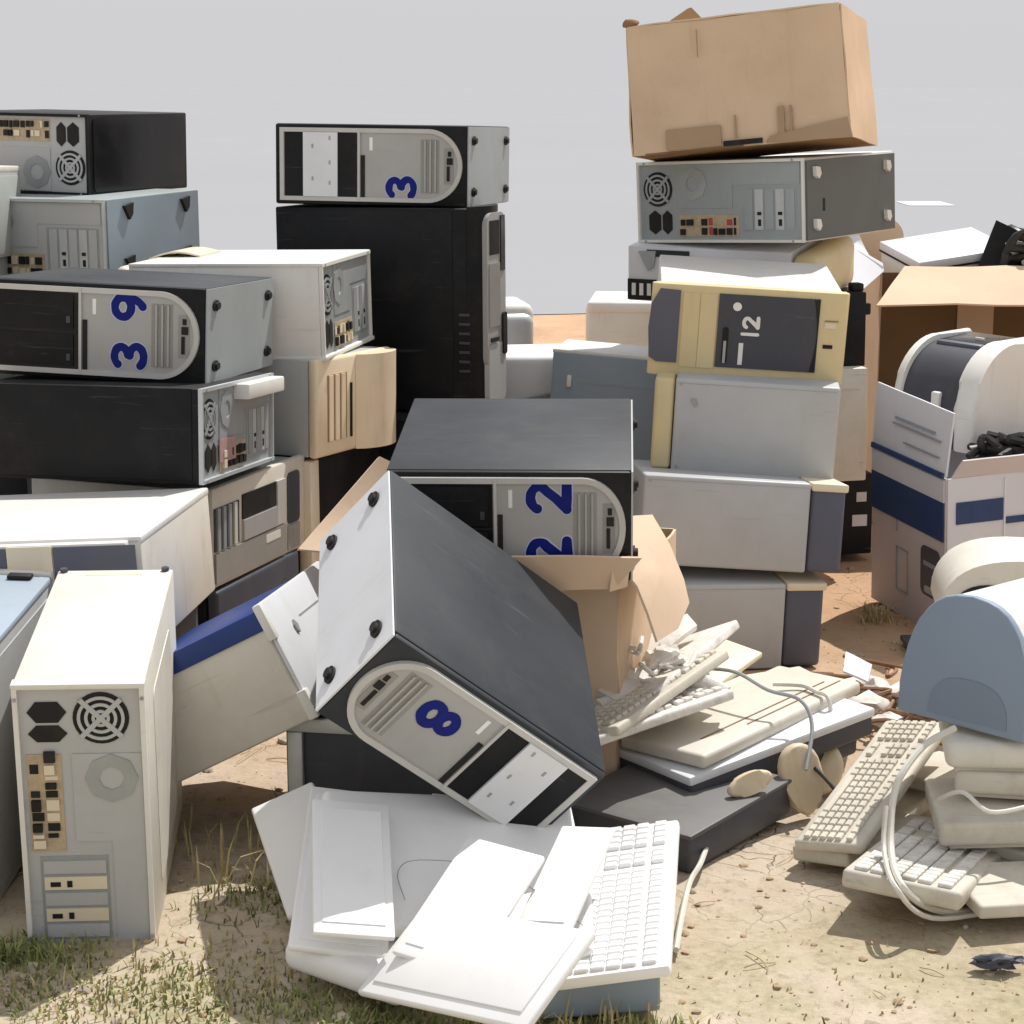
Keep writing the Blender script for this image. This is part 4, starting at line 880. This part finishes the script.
bm=B(); rbox(bm,-w_/2+.012,w_/2-.012,-d_/2+.015,d_/2-.02,h_,h_+.003,.001); finish('raised_face',bm,paperw,t)
t,w_,d_,h_=slab('baseC','plastic_casing','white rounded plastic base on the ground beneath the flat lid','casing',paperw,.018,4)
t,w_,d_,h_=slab('plateD','case_panel','large white panel nearest the camera at the bottom edge of the photo','panel',paperw,.004)
bm=B(); rbox(bm,-w_/2+.02,w_/2-.02,-d_/2+.02,d_/2-.012,h_,h_+.003,.001); finish('raised_face',bm,paperw,t)
t,w_,d_,h_=slab('plateE','case_panel','white panel tilted between the nearest panel and the white keyboard','panel',paperw,.005)
t,w_,d_,h_=slab('shell','printer_cover','big flat white printer hood in the middle of the heap','casing',paperw,.012,4)
slab('plateH','case_panel','white panel lying askew on the big white hood','panel',paperw,.004)
for px,py,D,rx,ry,rz,sz,l in ((352,868,2.80,25,8,9,(.11,.25),'narrow white strip panel lying along the left edge of the big hood'),(470,905,2.74,26,4,-28,(.12,.22),'small white panel fanned out on the hood above the nearest panel'),(566,880,2.79,20,-6,-22,(.08,.22),'slim white panel standing askew between the hood and the white keyboard')):
    t=thing('case_panel',l,'panel',loc=at(px,py,D),rot=tuple(math.radians(a) for a in (rx,ry,rz)))
    bm=B(); rbox(bm,-sz[0]/2,sz[0]/2,-sz[1]/2,sz[1]/2,-.004,.005,.003,2); finish('shell',bm,paperw,t)
    bm=B(); rbox(bm,-sz[0]/2+.012,sz[0]/2-.012,-sz[1]/2+.018,sz[1]/2-.018,.005,.0068,.0008,1); finish('raised_face',bm,paperw,t)
t,w_,d_,h_=slab('keyF','keyboard','white keyboard with pale keys lying end on at the right of the white heap','keyboard',paperw,.005,2); keys(t,w_,d_,h_)
t,w_,d_,h_=slab('grayG','plastic_case','blue grey flat case on the grass under the white keyboard','case',bluegray,.006)
t,w_,d_,h_=slab('scanN2','flatbed_scanner','dark flat scanner with a white rim under the cream keyboard','scanner',slate,.008)
bm=B(); rbox(bm,-w_/2-.003,w_/2+.003,-d_/2-.003,d_/2+.003,h_-.016,h_+.001,.005); finish('lid',bm,coolwhite,t)
bm=B(); rbox(bm,-w_/2+.02,w_/2-.02,-d_/2+.02,d_/2-.02,-.035,-.001,.01); finish('base',bm,slate,t)
t,w_,d_,h_=slab('kbN1','keyboard','cream keyboard lying upside down on the dark scanner','keyboard',offw,.008)
bm=B(); rbox(bm,w_/2-.055,w_/2-.052,-d_/2+.06,d_/2-.04,h_-.001,h_+.0012,0); rbox(bm,w_/2-.034,w_/2-.031,-d_/2+.16,d_/2-.02,h_-.001,h_+.0012,0); finish('groove',bm,copper,t)
bm=B(); tube(bm,[(-.01,.10,h_+.012),(.03,.13,h_+.008),(.07,.12,h_+.006),(.104,.11,h_),(.108,.108,-.05),(.106,.11,-.10)],.004); tag(finish('cable',bm,cablew,None),'thin grey cable hanging over the edge of the cream keyboard','cable').matrix_world=(Matrix.Translation(t.location)@t.rotation_euler.to_matrix().to_4x4())
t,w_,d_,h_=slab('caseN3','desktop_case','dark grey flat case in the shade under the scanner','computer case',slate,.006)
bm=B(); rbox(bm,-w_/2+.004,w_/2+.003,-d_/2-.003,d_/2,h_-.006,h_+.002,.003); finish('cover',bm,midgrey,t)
for px,py,D,rx,ry,rz,mt,kk,l in ((642,700,3.47,8,-16,-38,dirtywhite,1,'dusty keyboard sloping against the middle cardboard box'),
   (628,722,3.42,4,-8,-52,dustyw,1,'grimy keyboard lowest beside the tipped charcoal computer'),
   (668,672,3.60,6,-24,-30,dustyw,0,'pale broken keyboard shell leaning up behind the telephone handset'),
   (742,700,3.68,0,3,-62,offw,0,'off white keyboard showing behind the cream one')):
    c=at(px,py,D); t=thing('keyboard',l,'keyboard',loc=c,rot=tuple(math.radians(a) for a in (rx,ry,rz)))
    bm=B(); rbox(bm,-.075,.075,-.18,.18,0,.018,.005,3); finish('shell',bm,mt,t)
    if kk: keys(t,.15,.36,.018,mt)
t,w_,d_,h_=slab('slab3','plastic_tray','narrow cream plastic tray sticking up behind the cream keyboard','tray',cream,.004)
# crumpled phone handset and shards on the pile
# clay pale phone handset, shards, debris
def pth(pts,D): return [at(x,y,D) for x,y in pts]
t=thing('phone_handset','dusty grey telephone handset lying across the keyboards in the centre pile','handset',loc=at(690,672,3.52))
o=t.location.copy()
bm=B(); tube(bm,[p-o for p in (at(655,655,3.56),at(672,664,3.54),at(690,676,3.52),at(708,686,3.50),at(726,695,3.49))],.017,12,6); finish('grip',bm,dustyw,t)
bm=B(); lump(bm,at(664,660,3.55)-o,.030,2,.5,(1.1,1,.9)); finish('earpiece',bm,dustyw,t)
bm=B(); lump(bm,at(700,684,3.51)-o,.022,6,.3,(1.3,.9,.9)); finish('mouthpiece',bm,dustyw,t)
for k,(px,py,D,l,a,rz,lab) in enumerate(((660,645,3.66,.16,18,40,'chipped white plastic strip pointing up behind the telephone handset'),(633,690,3.50,.15,10,55,'jagged dirty white shard beside the charcoal side of the tipped computer'),(628,712,3.45,.10,4,35,'small grey splinter low in the centre pile next to the cream keyboard'),(655,700,3.47,.12,6,62,'dusty broken strip under the telephone handset'))):
    bm=B(); e=Euler((math.radians(20),math.radians(-a),math.radians(rz)),'XYZ').to_matrix(); c=at(px,py,D)
    sheet(bm,[c+e@Vector(v) for v in ((-l/2,-.03,0),(l/2,-.016,0),(l/2+.012,.02,.004),(-l/2,.03,0))],10,5,.012,.03,.0,k+40,.3)
    tag(finish('plastic_shard',bm,dustyw),lab,'shard')
rd=random.Random(11)
bm=B()
for k in range(14):
    c=at(rd.uniform(612,690),rd.uniform(655,720),3.52); q=[c+Vector((rd.uniform(-.03,.03),rd.uniform(-.03,.03),rd.uniform(-.005,.03))) for _ in range(5)]
    tube(bm,q,.0045,6,5)
tag(finish('cable',bm,dustyw),'knot of dusty pale wires in the centre pile','cable')
bm=B(); tube(bm,[at(697,775,3.42),at(712,795,3.38),at(712,825,3.33),low(702,860,.02),low(690,882),low(682,915),low(676,950)],.0045); tag(finish('cable',bm,cablew),'white cable dropping from the scanner past the white keyboard','cable')
# two mouse like shells
t=thing('mouse_shell','upright beige half shell propped in the dirt between scanner and leaning keyboards','casing',loc=(.500,3.25,.0),rot=(math.radians(-12),math.radians(-8),math.radians(24)))
bm=B(); prism(bm,[(.038*math.cos(a)*(1+.25*math.sin(a)),.062+.062*math.sin(a)) for a in [2*PI*k/24 for k in range(24)]],-.010,.012,'y',.008); finish('shell',bm,beigeshell,t)
t=thing('mouse_shell','orange tinted half shell lying behind the upright beige one','casing',loc=(.525,3.36,.0),rot=(math.radians(-30),0,math.radians(-20)))
bm=B(); prism(bm,[(.045*math.cos(a),.045+.050*math.sin(a)) for a in [2*PI*k/24 for k in range(24)]],-.010,.010,'y',.007); finish('shell',bm,peach,t)
t=thing('mouse_shell','yellowish shell wedged under the overhanging dark scanner','casing',loc=(.395,3.17,.066),rot=(math.radians(-15),math.radians(-14),math.radians(25)))
bm=B(); prism(bm,[(.042*math.cos(a),.018+.018*math.sin(a)) for a in [2*PI*k/24 for k in range(24)]],-.008,.008,'y',.006); finish('shell',bm,beigeshell,t)
# debris by the printer carton
bm=B()
for k in range(16):
    c=Vector((rd.uniform(.64,.80),rd.uniform(3.55,4.05),.0)); q=[c+Vector((rd.uniform(-.08,.08),rd.uniform(-.08,.08),rd.uniform(.004,.05))) for _ in range(5)]
    tube(bm,q,.0045,6,5)
tag(finish('wire_tangle',bm,copper),'tangle of brown wires on the dirt left of the arched printer','wires')
bm=B()
for k in range(5):
    c=Vector((rd.uniform(.68,.80),rd.uniform(3.5,3.95),.03)); lump(bm,c,rd.uniform(.018,.035),k+50,.6,(1.5,1,.7),2)
tag(finish('crumpled_scraps',bm,dustyw),'crumpled pale scraps caught in the brown wires','scrap',kind='stuff')
bm=B(); sheet(bm,[at(843,672,3.78),at(868,682,3.7),at(872,664,3.8),at(846,654,3.9)],4,4,.004,.01,0,7); tag(finish('paper_scrap',bm,printw),'small white scrap of card on the orange dirt beside the brown wires','scrap')
bm=B(); rbox(bm,.86,1.02,4.24,4.36,.0,.012,.003); o_=finish('plastic_strip',bm,slate); tag(o_,'dark plastic strip under the near corner of the printer carton','scrap')
# cables of the right pile
bm=B(); tube(bm,[at(955,728,3.12),at(925,745,3.10),at(903,772,3.07),at(893,800,3.06),low(891,850,.090),low(902,886,.078),low(930,908,.03),low(968,912,.008),low(1000,900,.008),low(1050,880)],.0055); tag(finish('cable',bm,cablew),'thick white cable looping down from the keyboard stack to the dirt','cable')
bm=B(); tube(bm,[at(886,806,3.05),low(884,850,.092),low(896,888,.078),low(932,918,.02),low(1010,908),low(1060,900)],.004); tag(finish('cable',bm,cablew),'thin white cable beside the thick looping one','cable')
bm=B(); lump(bm,low(997,962,.004),.013,3,.6,(2.4,1,.8)); tag(finish('dirt_stone',bm,slate),'small dark stone on the dirt at the lower right','stone')
rd=random.Random(23)
for k,(lab,mt,pts) in enumerate((('thin grey lead trailing over the cream keyboard',steelD,((700,668,3.62),(735,672,3.56),(768,690,3.5),(800,700,3.47),(812,725,3.44),(806,770,3.4))),
  ('black lead hanging between the dark scanner and the upright half shell',cableb,((815,768,3.42),(835,790,3.38),(846,815,3.36),(838,838,3.3),(860,850,3.22))),
  ('dusty lead lying across the stack at the right edge',cablew,((938,800,3.12),(962,792,3.06),(990,812,3.03),(1030,806,3.05))))):
    bm=B(); tube(bm,[at(*p) for p in pts],.0035); tag(finish('cable',bm,mt),lab,'cable')
# wires in the heap
bm=B(); tube(bm,[at(598,935,2.74),at(560,910,2.76),at(500,870,2.80),at(420,860,2.83),at(398,872,2.84),at(405,900,2.79)],.0007,6); tag(finish('thin_wire',bm,steelD),'hair thin dark wire curling over the white hood','wire')
# dirt clods and grass
def scatter(name,mat,nn,fn,lab=None):
    bm=B(); r0=random.Random(nn)
    for k in range(nn):
        x,y,r=fn(r0)
        res=bmesh.ops.create_icosphere(bm,subdivisions=1,radius=r); z=ground_h(x,y)
        for v in res['verts']:
            v.co=Vector((v.co.x*r0.uniform(.7,1.5),v.co.y*r0.uniform(.7,1.5),v.co.z*r0.uniform(.4,.9)))+Vector((x,y,z+r*.2))
    o=finish(name,bm,mat,smooth=50); tag(o,lab,None,kind='stuff'); return o
clod=M('dirt_clod',(.42,.31,.20),.95,dirt=.4,dirtcol=(.2,.13,.08),var=.25,scale=30,spec=.1)
tag(scatter('fine_gravel',M('pale_gravel',(.50,.43,.34),.95,dirt=.5,dirtcol=(.2,.15,.1),var=.35,scale=30,spec=.1),260,lambda r:(r.uniform(-1,1.2),2.25+2.6*r.random(),.005+.011*r.random()**3)),'scattered small stones on the dry ground','gravel')
gd_=M('straw',(.48,.39,.24),.85,var=.3,dirt=.4,dirtcol=(.25,.18,.10),scale=25,spec=.1)
bm=B(); r0=random.Random(77)
for k in range(130):
    x,y=r0.uniform(-1,1.2),2.3+2.6*r0.random(); a=r0.uniform(0,PI); L=r0.uniform(.012,.05); z=ground_h(x,y)+.003
    tube(bm,[(x-L*math.cos(a),y-L*math.sin(a),z),(x+r0.uniform(-.006,.006),y+r0.uniform(-.006,.006),z+.004),(x+L*math.cos(a),y+L*math.sin(a),z)],r0.uniform(.0005,.0011),5,3)
tag(finish('twigs',bm,gd_),'dry twigs and straw bits lying on the dirt','litter',kind='stuff')
tag(scatter('dirt_clods',clod,2600,lambda r:(r.uniform(-1.1,1.25),2.2+3.2*r.random()**1.6,.0015+.007*r.random()**4)),'loose clods and grit on the dry ground','gravel')
def grass(name,mat,spots,lab):
    bm=B(); r0=random.Random(len(name))
    for (cx,cy,sx_,sy_,n,hh) in spots:
        for k in range(n):
            x=r0.gauss(cx,sx_); y=r0.gauss(cy,sy_); z=ground_h(x,y)-.002
            a=r0.uniform(0,2*PI); L=hh*r0.uniform(.4,1.3); wd=r0.uniform(.0010,.0024); lean=r0.uniform(.1,1.1)
            d=Vector((math.cos(a),math.sin(a),0)); s_=Vector((-d.y,d.x,0))*wd
            p0=Vector((x,y,z)); p1=p0+d*L*lean*.35+Vector((0,0,L*.55)); p2=p0+d*L*lean+Vector((0,0,L*(1-.35*lean)))
            v=[bm.verts.new(p0-s_),bm.verts.new(p0+s_),bm.verts.new(p1+s_*.8),bm.verts.new(p1-s_*.8),bm.verts.new(p2)]
            bm.faces.new((v[0],v[1],v[2],v[3])); bm.faces.new((v[3],v[2],v[4]))
    o=finish(name,bm,mat); tag(o,lab,'grass',kind='stuff')
gg=M('green_grass',(.22,.25,.09),.8,var=.5,dirt=.5,dirtcol=(.30,.27,.12),scale=25,spec=.1)
gd=M('dry_grass',(.46,.38,.20),.85,var=.3,dirt=.4,dirtcol=(.25,.22,.10),scale=25,spec=.1)
grass('short_grass',gg,[(-.70,2.70,.05,.03,420,.030),(-.64,2.55,.10,.06,500,.016),(-.45,2.62,.12,.06,380,.013),(-.30,2.52,.10,.05,500,.018),(.06,2.47,.09,.02,500,.022),(-.16,2.50,.06,.03,300,.02),(-.40,2.9,.05,.05,200,.02)],'sparse short green grass at the lower edge of the photo')
grass('dry_grass',gd,[(-.42,3.05,.08,.10,60,.07),(-.30,3.0,.1,.08,40,.08),(-.62,2.58,.2,.08,500,.022),(-.35,2.6,.15,.1,500,.02),(.12,2.46,.08,.02,60,.05),(1.0,6.9,.08,.6,400,.09),(.84,4.55,.02,.02,90,.05),(.5,2.6,.25,.12,200,.010),(.9,7.6,.1,.4,300,.08)],'dry yellow grass stems in the shade and among the weeds')

P['kbR1'][2][0]=.115
t,w_,d_,h_=slab('kbR1','keyboard','dusty white keyboard leaning on another in front of the arched printer','keyboard',dirtywhite,.007); keys(t,w_,d_,h_,dirtywhite)
t,w_,d_,h_=slab('kbR2','keyboard','dirty beige keyboard underneath the leaning one','keyboard',dirtywhite,.006)
t,w_,d_,h_=slab('kbR3','keyboard','off white keyboard flat on the dirt at the foot of the right pile','keyboard',dirtywhite,.008); keys(t,w_,d_,h_,dustyw)
for k,l in (('kbR4','topmost rounded white keyboard of the stack at the right edge'),('kbR5','middle beige keyboard of the stack at the right edge'),('kbR6','lowest wide white keyboard of the stack at the right edge')):
    P[k][2][2]*=.8; P[k][1][2]+={'kbR4':0,'kbR5':-.16,'kbR6':.13}[k]; P[k][0][0]+={'kbR4':0,'kbR5':.02,'kbR6':-.015}[k]; P[k][1][0]+={'kbR4':.05,'kbR5':-.03,'kbR6':.04}[k]
    t,w_,d_,h_=slab(k,'keyboard',l,'keyboard',{'kbR4':warmwhite,'kbR5':dirtywhite,'kbR6':dirtywhite}[k],.016 if k=='kbR4' else .008,4)
    bm=B(); rbox(bm,-w_/2+.015,w_/2-.015,-d_/2+.012,d_/2-.012,-.008,.001,.003); finish('base_plate',bm,offw,t)
for px,py,D,rz,ry,mt,l in ((905,868,3.16,-20,3,dirtywhite,'grey dirty keyboard lying flat between the leaning one and the flat one'),(1000,868,3.12,-30,4,offw,'tan keyboard poking out under the stack at the right edge'),(925,800,3.28,-58,-8,dirtywhite,'dirty keyboard wedged upright between the leaning one and the stack'),(1010,905,3.0,12,2,dirtywhite,'yellowed keyboard cut by the right edge beneath the cables')):
    c=at(px,py,D); t=thing('keyboard',l,'keyboard',loc=(c.x+.12,c.y+.05,max(.006,c.z)),rot=(math.radians(3),math.radians(ry),math.radians(rz)))
    bm=B(); rbox(bm,-.20,.20,-.075,.075,0,.022,.006,3); finish('shell',bm,mt,t)
